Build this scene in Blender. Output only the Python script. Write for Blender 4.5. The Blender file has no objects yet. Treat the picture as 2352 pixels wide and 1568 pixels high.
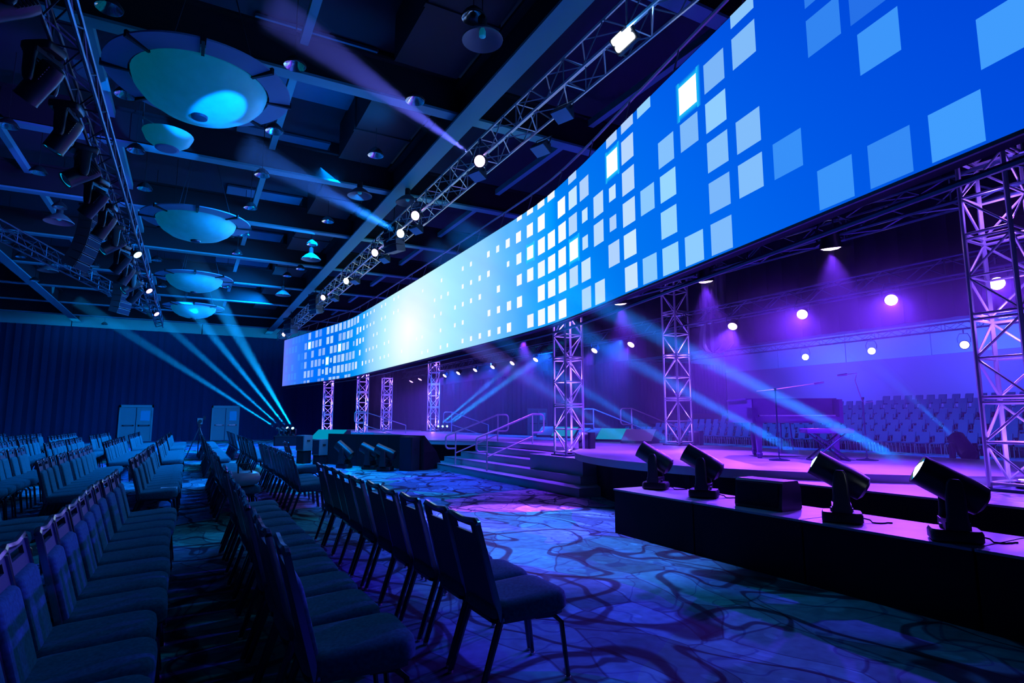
import bpy, math, random
from mathutils import Vector, Matrix, Quaternion
random.seed(7)
SC = bpy.context.scene
COL = SC.collection
PI = math.pi
R = math.radians

# ------------------------------------------------------------------ camera, world, exposure
F, CX, CY, HZ, VPX, CAMH = 1350.0, 1176.0, 784.0, 960.0, 436.0, 1.48      # calibrated for 2352 x 1568
PITCH = math.atan((HZ - CY) / F)
YAW = -math.atan((VPX - CX) / F * math.cos(PITCH))                         # clockwise from +Y
FH = Vector((math.sin(YAW), math.cos(YAW), 0)); RT = Vector((math.cos(YAW), -math.sin(YAW), 0)); ZV = Vector((0, 0, 1))
FW = FH * math.cos(PITCH) + ZV * math.sin(PITCH); UP = -FH * math.sin(PITCH) + ZV * math.cos(PITCH)
CAM = Vector((0, 0, CAMH))
cd = bpy.data.cameras.new('camera'); cam = bpy.data.objects.new('camera', cd); COL.objects.link(cam)
cd.sensor_width = 36.0; cd.lens = F / 2352 * 36.0; cd.clip_end = 300; cd.clip_start = .05
cam.matrix_world = Matrix(((RT.x, UP.x, -FW.x, 0), (RT.y, UP.y, -FW.y, 0), (RT.z, UP.z, -FW.z, CAMH), (0, 0, 0, 1)))
SC.camera = cam
w = bpy.data.worlds.new('world'); SC.world = w; w.use_nodes = True
w.node_tree.nodes['Background'].inputs[0].default_value = (.004, .03, .16, 1)
w.node_tree.nodes['Background'].inputs[1].default_value = .12
vs = SC.view_settings
vs.view_transform = 'Standard'; vs.look = 'None'; vs.exposure = 0.18; vs.gamma = 1.0; vs.use_curve_mapping = False
cy = SC.cycles
cy.max_bounces = 4; cy.diffuse_bounces = 2; cy.glossy_bounces = 2; cy.transmission_bounces = 2; cy.volume_bounces = 0
cy.adaptive_threshold = .07; cy.adaptive_min_samples = 16; cy.transparent_max_bounces = 6; cy.sample_clamp_indirect = 3.0; cy.caustics_reflective = False; cy.caustics_refractive = False

def ray(px, py): return FW * F + RT * (px - CX) - UP * (py - CY)
def onz(px, py, z): d = ray(px, py); return CAM + d * ((z - CAMH) / d.z)
def onx(px, py, X): d = ray(px, py); return CAM + d * (X / d.x)
def ony(px, py, Y): d = ray(px, py); return CAM + d * (Y / d.y)
def proj(p):
    v = Vector(p) - CAM; k = v.dot(FW)
    return (CX + F * v.dot(RT) / k, CY - F * v.dot(UP) / k) if k > .1 else (-9999, -9999)

# ------------------------------------------------------------------ materials
def lin(r, g, b):
    f = lambda c: (c / 255 / 12.92) if c <= 10 else ((c / 255 + .055) / 1.055) ** 2.4
    return (f(r), f(g), f(b))
MAT = {}
def mat(name, col, rough=.6, metal=0.0, spec=.5, noise=0, nscale=20, bump=0, bscale=60):
    m = bpy.data.materials.new(name); m.use_nodes = True; nt = m.node_tree; b = nt.nodes['Principled BSDF']
    b.inputs['Base Color'].default_value = (*col, 1); b.inputs['Roughness'].default_value = rough
    b.inputs['Metallic'].default_value = metal; b.inputs['Specular IOR Level'].default_value = spec
    if noise:
        tc = nt.nodes.new('ShaderNodeTexCoord'); n = nt.nodes.new('ShaderNodeTexNoise'); n.inputs['Scale'].default_value = nscale
        cr = nt.nodes.new('ShaderNodeValToRGB')
        cr.color_ramp.elements[0].color = (*[c * (1 - noise) for c in col], 1); cr.color_ramp.elements[1].color = (*[min(1, c * (1 + noise)) for c in col], 1)
        cr.color_ramp.elements[0].position = .3; cr.color_ramp.elements[1].position = .7
        nt.links.new(tc.outputs['Object'], n.inputs['Vector']); nt.links.new(n.outputs['Fac'], cr.inputs[0]); nt.links.new(cr.outputs[0], b.inputs['Base Color'])
    if bump:
        tc = nt.nodes.new('ShaderNodeTexCoord'); n = nt.nodes.new('ShaderNodeTexNoise'); n.inputs['Scale'].default_value = bscale
        bp = nt.nodes.new('ShaderNodeBump'); bp.inputs['Strength'].default_value = bump; bp.inputs['Distance'].default_value = .02
        nt.links.new(tc.outputs['Object'], n.inputs['Vector']); nt.links.new(n.outputs['Fac'], bp.inputs['Height']); nt.links.new(bp.outputs[0], b.inputs['Normal'])
    MAT[name] = m; return m
def emis(name, col, strength):
    m = bpy.data.materials.new(name); m.use_nodes = True; nt = m.node_tree; nt.nodes.clear()
    e = nt.nodes.new('ShaderNodeEmission'); e.inputs[0].default_value = (*col, 1); e.inputs[1].default_value = strength
    o = nt.nodes.new('ShaderNodeOutputMaterial'); nt.links.new(e.outputs[0], o.inputs[0]); MAT[name] = m; m.cycles.emission_sampling = 'NONE'; return m
mat('fabric', (.01, .125, .165), .95, 0, .2, .25, 60)
mat('shell', (.018, .06, .11), .45, 0, .5)
mat('tier_fabric', (.03, .09, .22), .7)
mat('chair_metal', (.05, .07, .10), .2, .9)
mat('frame_metal', (.26, .32, .40), .2, .95)
mat('glide', (.55, .55, .6), .3, .6)
mat('stage_deck', (.52, .5, .58), .42, 0, .5, .06, 3)
mat('fascia', (.56, .58, .66), .5)
mat('step_face', (.46, .46, .54), .5)
mat('skirt', (.012, .012, .02), .9, 0, .2)
mat('black_deck', (.30, .28, .34), .45, 0, .5, .1, 5)
mat('black_plastic', (.010, .014, .022), .36)
mat('black_rubber', (.012, .012, .014), .8)
mat('aluminium', (.82, .80, .88), .34, .35)
mat('truss_alu', (.60, .62, .68), .4, .7)
mat('dark_steel', (.05, .09, .14), .4, .7)
mat('rail', (.7, .66, .75), .35, .5)
mat('ceiling_deck', (.012, .035, .06), .9)
mat('beam_paint', (.07, .42, .50), .6)
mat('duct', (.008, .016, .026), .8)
mat('acoustic', (.06, .22, .36), .85)
mat('drape', (.008, .03, .10), .95, 0, .1)
mat('mask', (.02, .02, .045), .9, 0, .2)
mat('wall_band', (.14, .36, .42), .7)
mat('wall_far', (.16, .15, .24), .9)
mat('door_wood', (.10, .30, .36), .6)
mat('chrome', (.8, .8, .84), .18, 1)
mat('alabaster', (.08, .62, .70), .5, 0, .4, .12, 3)
mat('ring_panel', (.16, .40, .60), .5)
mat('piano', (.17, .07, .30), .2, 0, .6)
mat('piano_key', (.7, .7, .75), .3)
mat('speaker_grey', (.16, .17, .2), .7)
mat('cloth_glossy', (.10, .10, .16), .4)
mat('wedge_top', (.45, .47, .42), .7)
mat('bag', (.30, .36, .42), .25)
mat('paper', (.7, .72, .75), .8)
m_ = MAT['alabaster'].node_tree.nodes['Principled BSDF']; m_.inputs['Emission Color'].default_value = (.0, .30, .45, 1); m_.inputs['Emission Strength'].default_value = .16; MAT['alabaster'].cycles.emission_sampling = 'NONE'   # faint teal glow added to brighten the bowls
emis('lamp_violet', (.75, .45, 1.0), 9)
emis('lamp_white', (.75, .85, 1.0), 10)
emis('lamp_cyan', (.35, .8, 1.0), 7)
emis('lamp_purple', (.55, .25, 1.0), 9)
emis('lens_glow', (.0, .35, .7), 1.0)
emis('lamp_strip', (.62, .42, 1.0), 4)
emis('led_red', (1, .05, .08), 3)
emis('door_glass', (.0, .10, .6), .8)
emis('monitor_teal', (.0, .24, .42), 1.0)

# ------------------------------------------------------------------ mesh builder
class G:
    def __init__(s): s.v = []; s.f = []
    def add(s, vs, fs):
        o = len(s.v); s.v += [tuple(p) for p in vs]; s.f += [tuple(i + o for i in f) for f in fs]; return s
    def box(s, x0, x1, y0, y1, z0, z1, M=None):
        vs = [Vector((x, y, z)) for x in (x0, x1) for y in (y0, y1) for z in (z0, z1)]
        if M: vs = [M @ p for p in vs]
        return s.add(vs, [(0, 1, 3, 2), (4, 6, 7, 5), (0, 4, 5, 1), (2, 3, 7, 6), (0, 2, 6, 4), (1, 5, 7, 3)])
    def cbox(s, c, sz, M=None):
        return s.box(c[0] - sz[0] / 2, c[0] + sz[0] / 2, c[1] - sz[1] / 2, c[1] + sz[1] / 2, c[2] - sz[2] / 2, c[2] + sz[2] / 2, M)
    def loft(s, rings, cap=True, closed=True):
        n = len(rings[0]); vs = [p for r in rings for p in r]; fs = []
        for k in range(len(rings) - 1):
            for i in range(n if closed else n - 1):
                j = (i + 1) % n; fs.append((k * n + i, k * n + j, (k + 1) * n + j, (k + 1) * n + i))
        if cap: fs.append(tuple(range(n - 1, -1, -1))); fs.append(tuple(range((len(rings) - 1) * n, len(rings) * n)))
        return s.add(vs, fs)
    def tube(s, pts, r, n=6, cap=True, r1=None):
        pts = [Vector(p) for p in pts]; rings = []; m = len(pts); up = None
        for i, p in enumerate(pts):
            d = (pts[min(i + 1, m - 1)] - pts[max(i - 1, 0)]).normalized()
            if up is None:
                up = Vector((0, 0, 1)) if abs(d.z) < .9 else Vector((1, 0, 0))
            a = d.cross(up); a.normalize(); b = a.cross(d); up = b
            rr = r if r1 is None else r + (r1 - r) * i / (m - 1)
            rings.append([p + a * rr * math.cos(2 * PI * k / n) + b * rr * math.sin(2 * PI * k / n) for k in range(n)])
        return s.loft(rings, cap)
    def lathe(s, prof, n=16, M=None, cap=True):
        rings = [[Vector((r * math.cos(2 * PI * k / n), r * math.sin(2 * PI * k / n), z)) for k in range(n)] for r, z in prof]
        if M: rings = [[M @ p for p in rg] for rg in rings]
        return s.loft(rings, cap)
    def prism(s, poly, z0, z1):
        return s.loft([[Vector((x, y, z0)) for x, y in poly], [Vector((x, y, z1)) for x, y in poly]])
    def mesh(s, name, m, smooth=False):
        me = bpy.data.meshes.new(name); me.from_pydata(s.v, [], s.f); me.materials.append(MAT[m] if isinstance(m, str) else m)
        if smooth:
            me.polygons.foreach_set('use_smooth', [True] * len(me.polygons))
            try: me.set_sharp_from_angle(angle=R(40))
            except Exception: pass
        me.update(); return me
def put(name, me, parent=None, loc=None, rot=None, M=None):
    o = bpy.data.objects.new(name, me); COL.objects.link(o)
    if parent is not None: o.parent = parent
    if M is not None: o.matrix_local = M
    else:
        if loc is not None: o.location = loc
        if rot is not None: o.rotation_euler = rot
    return o
def tag(o, label, cat, group=None):
    o['label'] = label; o['category'] = cat
    if group: o['group'] = group
    return o
def thing(name, label, cat, loc=(0, 0, 0), rot=(0, 0, 0), group=None, M=None):
    o = bpy.data.objects.new(name, None); COL.objects.link(o); o.empty_display_size = .1
    if M is not None: o.matrix_world = M
    else: o.location = loc; o.rotation_euler = rot
    return tag(o, label, cat, group)
def struct(name, me, loc=None):
    o = put(name, me, None, loc); o['kind'] = 'structure'; return o
def build(g, name, m, parent=None, smooth=False, loc=None, M=None): return put(name, g.mesh(name, m, smooth), parent, loc, None, M)
def copy_tree(o, parent=None):
    c = o.copy(); COL.objects.link(c); c.parent = parent
    if parent is not None: c.matrix_parent_inverse = o.matrix_parent_inverse
    for ch in list(o.children): copy_tree(ch, c)
    return c
def rrect(w, d, r, n=4, cx=0, cyy=0):
    pts = []
    for sx, sy, a0 in ((1, 1, 0), (-1, 1, 90), (-1, -1, 180), (1, -1, 270)):
        for k in range(n + 1):
            a = R(a0 + 90 * k / n); pts.append((cx + sx * (w / 2 - r) + r * math.cos(a), cyy + sy * (d / 2 - r) + r * math.sin(a)))
    return pts
def aim(src, dst, roll=0):
    d = (Vector(dst) - Vector(src)).normalized()
    return d.to_track_quat('-Z', 'Y')
def spot(name, src, dst, col, power, angle, blend=.5, radius=.05):
    l = bpy.data.lights.new(name, 'SPOT'); l.energy = power; l.color = col; l.spot_size = R(angle); l.spot_blend = blend; l.shadow_soft_size = radius
    o = bpy.data.objects.new(name, l); COL.objects.link(o); o.location = src; o.rotation_mode = 'QUATERNION'; o.rotation_quaternion = aim(src, dst); return o
def point(name, loc, col, power, radius=.05):
    l = bpy.data.lights.new(name, 'POINT'); l.energy = power; l.color = col; l.shadow_soft_size = radius
    o = bpy.data.objects.new(name, l); COL.objects.link(o); o.location = loc; return o
def area(name, src, dst, col, power, sx, sy, spread=180):
    l = bpy.data.lights.new(name, 'AREA'); l.energy = power; l.color = col; l.shape = 'RECTANGLE'; l.size = sx; l.size_y = sy; l.spread = R(spread)
    o = bpy.data.objects.new(name, l); COL.objects.link(o); o.location = src; o.rotation_mode = 'QUATERNION'; o.rotation_quaternion = aim(src, dst); return o
ORD = ['first', 'second', 'third', 'fourth', 'fifth', 'sixth', 'seventh', 'eighth', 'ninth', 'tenth', 'eleventh', 'twelfth', 'thirteenth', 'fourteenth', 'fifteenth',
       'sixteenth', 'seventeenth', 'eighteenth', 'nineteenth', 'twentieth']
def ordn(k):
    if k < 20: return ORD[k]
    t, u = divmod(k + 1, 10); tens = {2: 'twenty', 3: 'thirty', 4: 'forty', 5: 'fifty'}[t]
    return (tens[:-1] + 'ieth') if u == 0 else tens + '-' + ORD[u - 1]
BLUE = (.0, .22, 1.0); CYAN = (.0, .21, 1.0); PURPLE = (.165, .03, 1.0); LILAC = (.24, .10, 1.0)

# ------------------------------------------------------------------ room shell
YW, XW, ZC = 45.0, 51.0, 8.9
def carpet():
    m = bpy.data.materials.new('carpet'); m.use_nodes = True; nt = m.node_tree; N = nt.nodes; L = nt.links; b = N['Principled BSDF']
    b.inputs['Roughness'].default_value = .95; b.inputs['Specular IOR Level'].default_value = .15
    tc = N.new('ShaderNodeTexCoord')
    n0 = N.new('ShaderNodeTexNoise'); n0.inputs['Scale'].default_value = .55; n0.inputs['Detail'].default_value = 2
    mx = N.new('ShaderNodeMix'); mx.data_type = 'RGBA'; mx.blend_type = 'LINEAR_LIGHT'; mx.inputs[0].default_value = .55
    L.new(tc.outputs['Object'], n0.inputs['Vector']); L.new(tc.outputs['Object'], mx.inputs[6]); L.new(n0.outputs['Color'], mx.inputs[7])
    mp = N.new('ShaderNodeMapping'); mp.inputs['Rotation'].default_value = (0, 0, .6); mp.inputs['Scale'].default_value = (1.5, .8, 1); L.new(mx.outputs[2], mp.inputs[0])
    def vor(scale, feat, vec):
        v = N.new('ShaderNodeTexVoronoi'); v.feature = feat; v.inputs['Scale'].default_value = scale; L.new(vec, v.inputs['Vector']); return v
    def ramp(src, els, interp='LINEAR'):
        r = N.new('ShaderNodeValToRGB'); r.color_ramp.interpolation = interp
        while len(r.color_ramp.elements) < len(els): r.color_ramp.elements.new(.5)
        for e, (p, c) in zip(r.color_ramp.elements, els): e.position = p; e.color = (*c, 1)
        L.new(src, r.inputs[0]); return r
    def noise(scale, vec, detail=1.0):
        n = N.new('ShaderNodeTexNoise'); n.inputs['Scale'].default_value = scale; n.inputs['Detail'].default_value = detail; L.new(vec, n.inputs['Vector']); return n.outputs['Fac']
    def math_(op, a, b=None, v=.5):
        m_ = N.new('ShaderNodeMath'); m_.operation = op; L.new(a, m_.inputs[0])
        if b is not None: L.new(b, m_.inputs[1])
        else: m_.inputs[1].default_value = v
        return m_.outputs[0]
    def mul(x, y, f=1.0):
        k = N.new('ShaderNodeMix'); k.data_type = 'RGBA'; k.blend_type = 'MULTIPLY'; k.inputs[0].default_value = f; L.new(x, k.inputs[6]); L.new(y, k.inputs[7]); return k.outputs[2]
    # large soft colour fields
    v1 = vor(.5, 'F1', mx.outputs[2]); sx = N.new('ShaderNodeSeparateColor'); L.new(v1.outputs['Color'], sx.inputs[0])
    c1 = ramp(sx.outputs[0], [(0, (.06, .28, .40)), (.22, (.02, .34, .26)), (.42, (.15, .22, .54)), (.62, (.05, .18, .34)), (.74, (.44, .20, .52)), (.88, (.07, .38, .38))], 'CONSTANT')
    # flower petals and leaves: stretched cells, some lighter, some darker
    v2 = vor(1.5, 'F1', mp.outputs[0]); s2 = N.new('ShaderNodeSeparateColor'); L.new(v2.outputs['Color'], s2.inputs[0])
    c2 = ramp(s2.outputs[1], [(0, (.6, .6, .62)), (.3, (1, 1, 1)), (.62, (.8, .8, .82)), (.8, (1.45, 1.45, 1.4))], 'CONSTANT')
    cur = mul(c1.outputs[0], c2.outputs[0], .9)
    v3 = vor(3.1, 'F1', mp.outputs[0]); c3 = ramp(v3.outputs['Distance'], [(.16, (1.5, 1.5, 1.45)), (.2, (1, 1, 1))]); cur = mul(cur, c3.outputs[0], .8)
    # dark curving stems: iso-lines of smooth noise at three scales
    for sc_, wd, dk, vec in ((.62, .018, .12, tc.outputs['Object']), (.95, .018, .16, mp.outputs[0]), (2.1, .014, .5, mx.outputs[2])):
        d_ = math_('ABSOLUTE', math_('SUBTRACT', noise(sc_, vec)))
        cur = mul(cur, ramp(d_, [(wd * .6, (dk, dk * 1.1, dk * 1.5)), (wd, (1, 1, 1))]).outputs[0])
    e2 = vor(1.5, 'DISTANCE_TO_EDGE', mp.outputs[0]); cur = mul(cur, ramp(e2.outputs['Distance'], [(.008, (.35, .38, .5)), (.022, (1, 1, 1))]).outputs[0])
    g_ = N.new('ShaderNodeTexNoise'); g_.inputs['Scale'].default_value = 9; L.new(tc.outputs['Object'], g_.inputs['Vector']); cur = mul(cur, ramp(g_.outputs['Fac'], [(.3, (.75, .75, .75)), (.7, (1.15, 1.15, 1.15))]).outputs[0])
    L.new(cur, b.inputs['Base Color']); MAT['carpet'] = m
carpet()
struct('floor', G().add([(-14, -3, 0), (XW, -3, 0), (XW, YW, 0), (-14, YW, 0)], [(0, 1, 2, 3)]).mesh('floor', 'carpet'))
struct('ceiling', G().box(-14, XW, -3, YW, ZC, ZC + .2).mesh('ceiling', 'ceiling_deck'))
# far wall: pleated dark drape below, pale bulkhead band above, made of separate panels
g = G(); xs = [-14 + .14 * i for i in range(int(65 / .14))]
prof = [(x, YW - .08 + .05 * math.sin(i * 1.9) + .02 * math.sin(i * .7)) for i, x in enumerate(xs)]
g.loft([[Vector((x, y, 0)) for x, y in prof], [Vector((x, y, 7.15)) for x, y in prof]], cap=False, closed=False)
wb = struct('wall_back', g.mesh('wall_back', 'drape', True))
for i in range(9):
    x0 = -14 + i * 7.2; me = G().box(x0, min(x0 + 7.14, XW), YW - .12 - (.06 if i % 2 else 0), YW, 7.15, ZC).mesh('bulkhead_panel', 'wall_band')
    put('bulkhead_panel', me, wb)
wr = struct('wall_right', G().box(XW, XW + .2, -3, YW, 0, 6.4).mesh('wall_right', 'wall_far'))
for i in range(7):
    y0 = -3 + i * 6.9; put('bulkhead_panel', G().box(XW - .15, XW + .2, y0, min(y0 + 6.84, YW), 6.4, ZC).mesh('bulkhead_panel', 'wall_band'), wr)
def double_door(n, x0, x1):
    d = bpy.data.objects.new('door_%d' % n, None); COL.objects.link(d); d.location = ((x0 + x1) / 2, YW - .2, 0); d['kind'] = 'structure'
    wd = x1 - x0; h = 2.32
    fr = G().box(-wd / 2 - .05, -wd / 2 + .03, -.08, .06, 0, h).box(wd / 2 - .03, wd / 2 + .05, -.08, .06, 0, h).box(-wd / 2 - .05, wd / 2 + .05, -.08, .06, h - .16, h)
    build(fr, 'door_frame', 'wall_band', d)
    for s in (-1, 1):
        a, b = (-wd / 2 + .03, -.02) if s < 0 else (.02, wd / 2 - .03)
        lf = build(G().box(a, b, -.03, .03, .01, h - .17), 'door_leaf', 'door_wood', d)
        build(G().box(a + .12, b - .06, -.10, -.07, .98, 1.06).box(a + .14, a + .2, -.1, -.03, .98, 1.06).box(b - .14, b - .08, -.1, -.03, .98, 1.06), 'push_bar', 'chrome', lf)
        if s > 0: build(G().box(a + .22, b - .1, -.045, -.031, 1.32, 1.95), 'door_glass', 'door_glass', lf)
double_door(1, -3.9, -2.15); double_door(2, 1.33, 2.94); 
p = ony(1210, 940, YW); double_door(3, p.x, p.x + 1.9)

# ceiling beams, panels, ducts
def girder(name, x0, x1, y0, y1, z0, z1, m='beam_paint'): struct(name, G().box(x0, x1, y0, y1, z0, z1).mesh(name, m))
n = 1
for yb in (1.2, 5.8, 10.4, 15.0, 19.5, 24.1, 28.8, 33.4, 38.0, 42.4):
    z0 = 7.5; g = G().box(-14, 30, yb - .14, yb + .14, z0, z0 + .05)
    o = struct('trim_%d' % n, g.mesh('cross_beam', 'beam_paint')); n += 1
    put('beam_web', G().box(-14, 30, yb - .03, yb + .03, z0 + .05, z0 + .75).box(-14, 30, yb - .14, yb + .14, z0 + .75, z0 + .8).mesh('beam_web', 'duct'), o)  # web darker than its flange: shade painted into the colour
for xb in (-6.5, 4.5, 16.5, 28):
    g = G().box(xb - .2, xb + .2, -3, YW - .2, 7.38, 7.43)
    o = struct('trim_%d' % n, g.mesh('long_beam', 'beam_paint')); n += 1
    put('beam_web', G().box(xb - .2, xb + .2, -3, YW - .2, 8.1, 8.16).box(xb - .04, xb + .04, -3, YW - .2, 7.43, 8.1).mesh('beam_web', 'duct'), o)  # long webs too carry their shade as a dark colour
for xb in (1.35, -1.9, 7.5, -4.2):          # lighter secondary channels hung under the deck
    g = G()
    for yb in (1.2, 5.8, 10.4, 15.0, 19.5, 24.1, 28.8, 33.4): g.box(xb - .07, xb + .07, yb + .2, yb + 4.3, 7.95, 8.1)
    struct('trim_%d' % n, g.mesh('channel', 'beam_paint')); n += 1
names = ['nearest the camera'] + ['in the %s ceiling bay from the camera' % ORD[i] for i in range(1, 8)]
acm = G().prism(rrect(2.3, 1.15, .02, 1), 0, .06).mesh('acoustic_panel', 'acoustic')
dgm = G().box(-.62, .62, -1.7, 1.7, 0, .92).box(-.66, .66, -.05, .05, -.03, .92).mesh('duct_body', 'duct')
for i, yb in enumerate((1.2, 5.8, 10.4, 15.0, 19.5, 24.1, 28.8, 33.4)):
    for k, (dx, dy, dz) in enumerate(((1.5, 1.15, 8.815), (1.6, 2.6, 8.815))):
        tag(put('acoustic_panel', acm, None, (dx - .1 + .35, yb + dy, dz)), 'grey acoustic ceiling panel, %s of two %s' % (ORD[k], names[i]), 'ceiling panel', 'acoustic ceiling panels')
    tag(put('air_duct', dgm, None, (3.5, yb + 2.3, 7.95)), 'black boxed air duct %s, beside the long beam' % names[i], 'duct', 'black ceiling ducts')

# ------------------------------------------------------------------ LED screen
PLY = [(4.25, -2.2), (5.05, 1.8), (5.52, 4.15), (5.88, 6), (6.22, 7.7), (6.49, 9), (6.63, 9.8), (6.76, 10.6), (6.84, 11.4), (6.88, 12.4), (6.91, 15), (6.93, 20.2),
       (6.9, 26), (6.86, 28.5), (6.82, 29.4), (6.74, 30.2), (6.53, 31.5), (6.1, 34), (5.05, 40)]
ZB, ZT = 3.5, 6.44
SL = [0]
for a, b in zip(PLY, PLY[1:]): SL.append(SL[-1] + math.dist(a, b))
def on_screen(s, off=0):
    for i in range(len(PLY) - 1):
        if s <= SL[i + 1] or i == len(PLY) - 2:
            u = (s - SL[i]) / (SL[i + 1] - SL[i]); a, b = PLY[i], PLY[i + 1]
            dx, dy = b[0] - a[0], b[1] - a[1]; l = math.hypot(dx, dy)
            return a[0] + u * dx - dy / l * off, a[1] + u * dy + dx / l * off      # off > 0: towards the audience (-X)
def screen_col(s, z):
    KEY = [(0, (0, 55, 205)), (4, (0, 66, 212)), (8, (0, 100, 235)), (11, (0, 120, 238)), (13, (0, 150, 255)), (14.6, (70, 170, 255)), (16.5, (140, 205, 255)),
           (19, (168, 236, 255)), (21.6, (225, 250, 255)), (23.2, (255, 255, 255)), (24.8, (225, 250, 255)), (26.5, (180, 238, 255)), (28.6, (140, 205, 255)), (30, (40, 165, 255)),
           (31.5, (0, 140, 245)), (34, (0, 110, 235)), (37, (0, 112, 252)), (39.5, (40, 118, 255)), (43, (112, 126, 255))]
    if 15 < s < 30: s2 = 23.1 + (1 if s > 23.1 else -1) * min(8, math.hypot(s - 23.1, 1.4 * (z - 4.75)))
    else: s2 = s + (.9 * (4.9 - z) if s < 13 else 0)
    s2 = max(0, min(43, s2))
    for (a, ca), (b, cb) in zip(KEY, KEY[1:]):
        if s2 <= b:
            u = (s2 - a) / (b - a); return lin(*[x + (y - x) * u for x, y in zip(ca, cb)])
    return lin(*KEY[-1][1])
SQ = [(3.45, '31.89 32.39 33.49 34.04 34.57 35.65 36.21 37.88 38.46 39.02 40.2 40.78'),
      (3.73, '4.44 5.01 5.59 7.32 7.89 8.46 9.03 9.61 10.77 11.36 12.5 13.07 13.58 14.14 15.26 15.82 16.4 17. 17.6 18.2 19.38 19.96 21.13 21.71'),
      (4.00, '23.95 25.64 26.21 26.79 27.95 28.5 29.06 29.62 30.76 31.29 31.86 32.37 32.93 33.47 34.02 34.58s 35.1 35.65s 36.2 37.32 37.88 38.47 40.21 40.78 41.35 41.99'),
      (4.28, '4.01 6.17 6.75 7.32 8.47 9.62 10.19 11.36 11.93 12.49 13.05 13.58 14.7 15.26 15.85 16.42 18.2 18.8 19.98 21.72 22.3'),
      (4.55, '25.65 26.25 27.37 27.94 28.51 29.05 30.15 31.27 31.82 32.33 32.92 33.44 34.01 34.54s 35.08g 35.67s 36.24 36.78 37.36 38.48 39.07 40.8 41.95'),
      (4.83, '3.2 5.02 6.75 7.32 8.46 9.04 9.63 10.2s 10.78 11.38s 11.91g 12.49 13.04 13.57 14.14 14.71 15.86 17.02 17.62 18.21 18.8 19.97 20.56'),
      (5.11, '26.2 27.38 27.92 29.62 30.16 30.7 31.28s 32.28 32.85 33.4g 34. 34.55 35.65 36.23 37.37 38.52 39.09 39.67 41.97'),
      (5.37, '5.08 5.6 7.32 7.9 8.48 9.63 10.2s 10.77 11.38s 11.94 12.48 13.04 13.56 14.14g 14.73 15.31s 16.47 17.04 17.63 18.23 19.39 19.97 20.56'),
      (5.66, '24.51 25.08 26.23 26.76 27.93 28.5 29.03 29.59 30.15 30.68 31.73 32.24 32.84 33.38 34.54 35.1 36.23 36.81 37.39 37.93g 38.54 40.27 40.84 41.41 41.98'),
      (5.92, '5.02 5.6 6.75 7.32 7.9g 9.63 10.19g 11.39 11.93 12.5 13.56 14.15 14.75 15.33 15.91 16.48 17.65 18.24 19.96 21.75'),
      (6.21, '24.53 25.08 26.24 26.79 27.93 28.5 29.04 29.6 30.65 31.19 31.7 32.22 32.81 33.39 33.96 34.54 35.12 36.24 36.82 37.94 39.1 39.71 40.27 40.8'),
      (6.47, '5.1 6.75 9.07 9.62 10.19 11.94 13.04 13.57 14.14 14.7')]
def sq_size(s):
    for a, b, x, y in ((0, 11.6, .41, .41), (11.6, 13.7, .40, .36), (13.7, 15.4, .34, .22), (15.4, 17.2, .19, .15), (17.2, 23, .14, .10), (23, 29, .12, .14), (29, 30.2, .15, .26), (30.2, 31.3, .3, .38), (31.3, 44, .39, .39)):
        if s <= b: return x + (y - x) * (s - a) / (b - a)
    return .4
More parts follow.
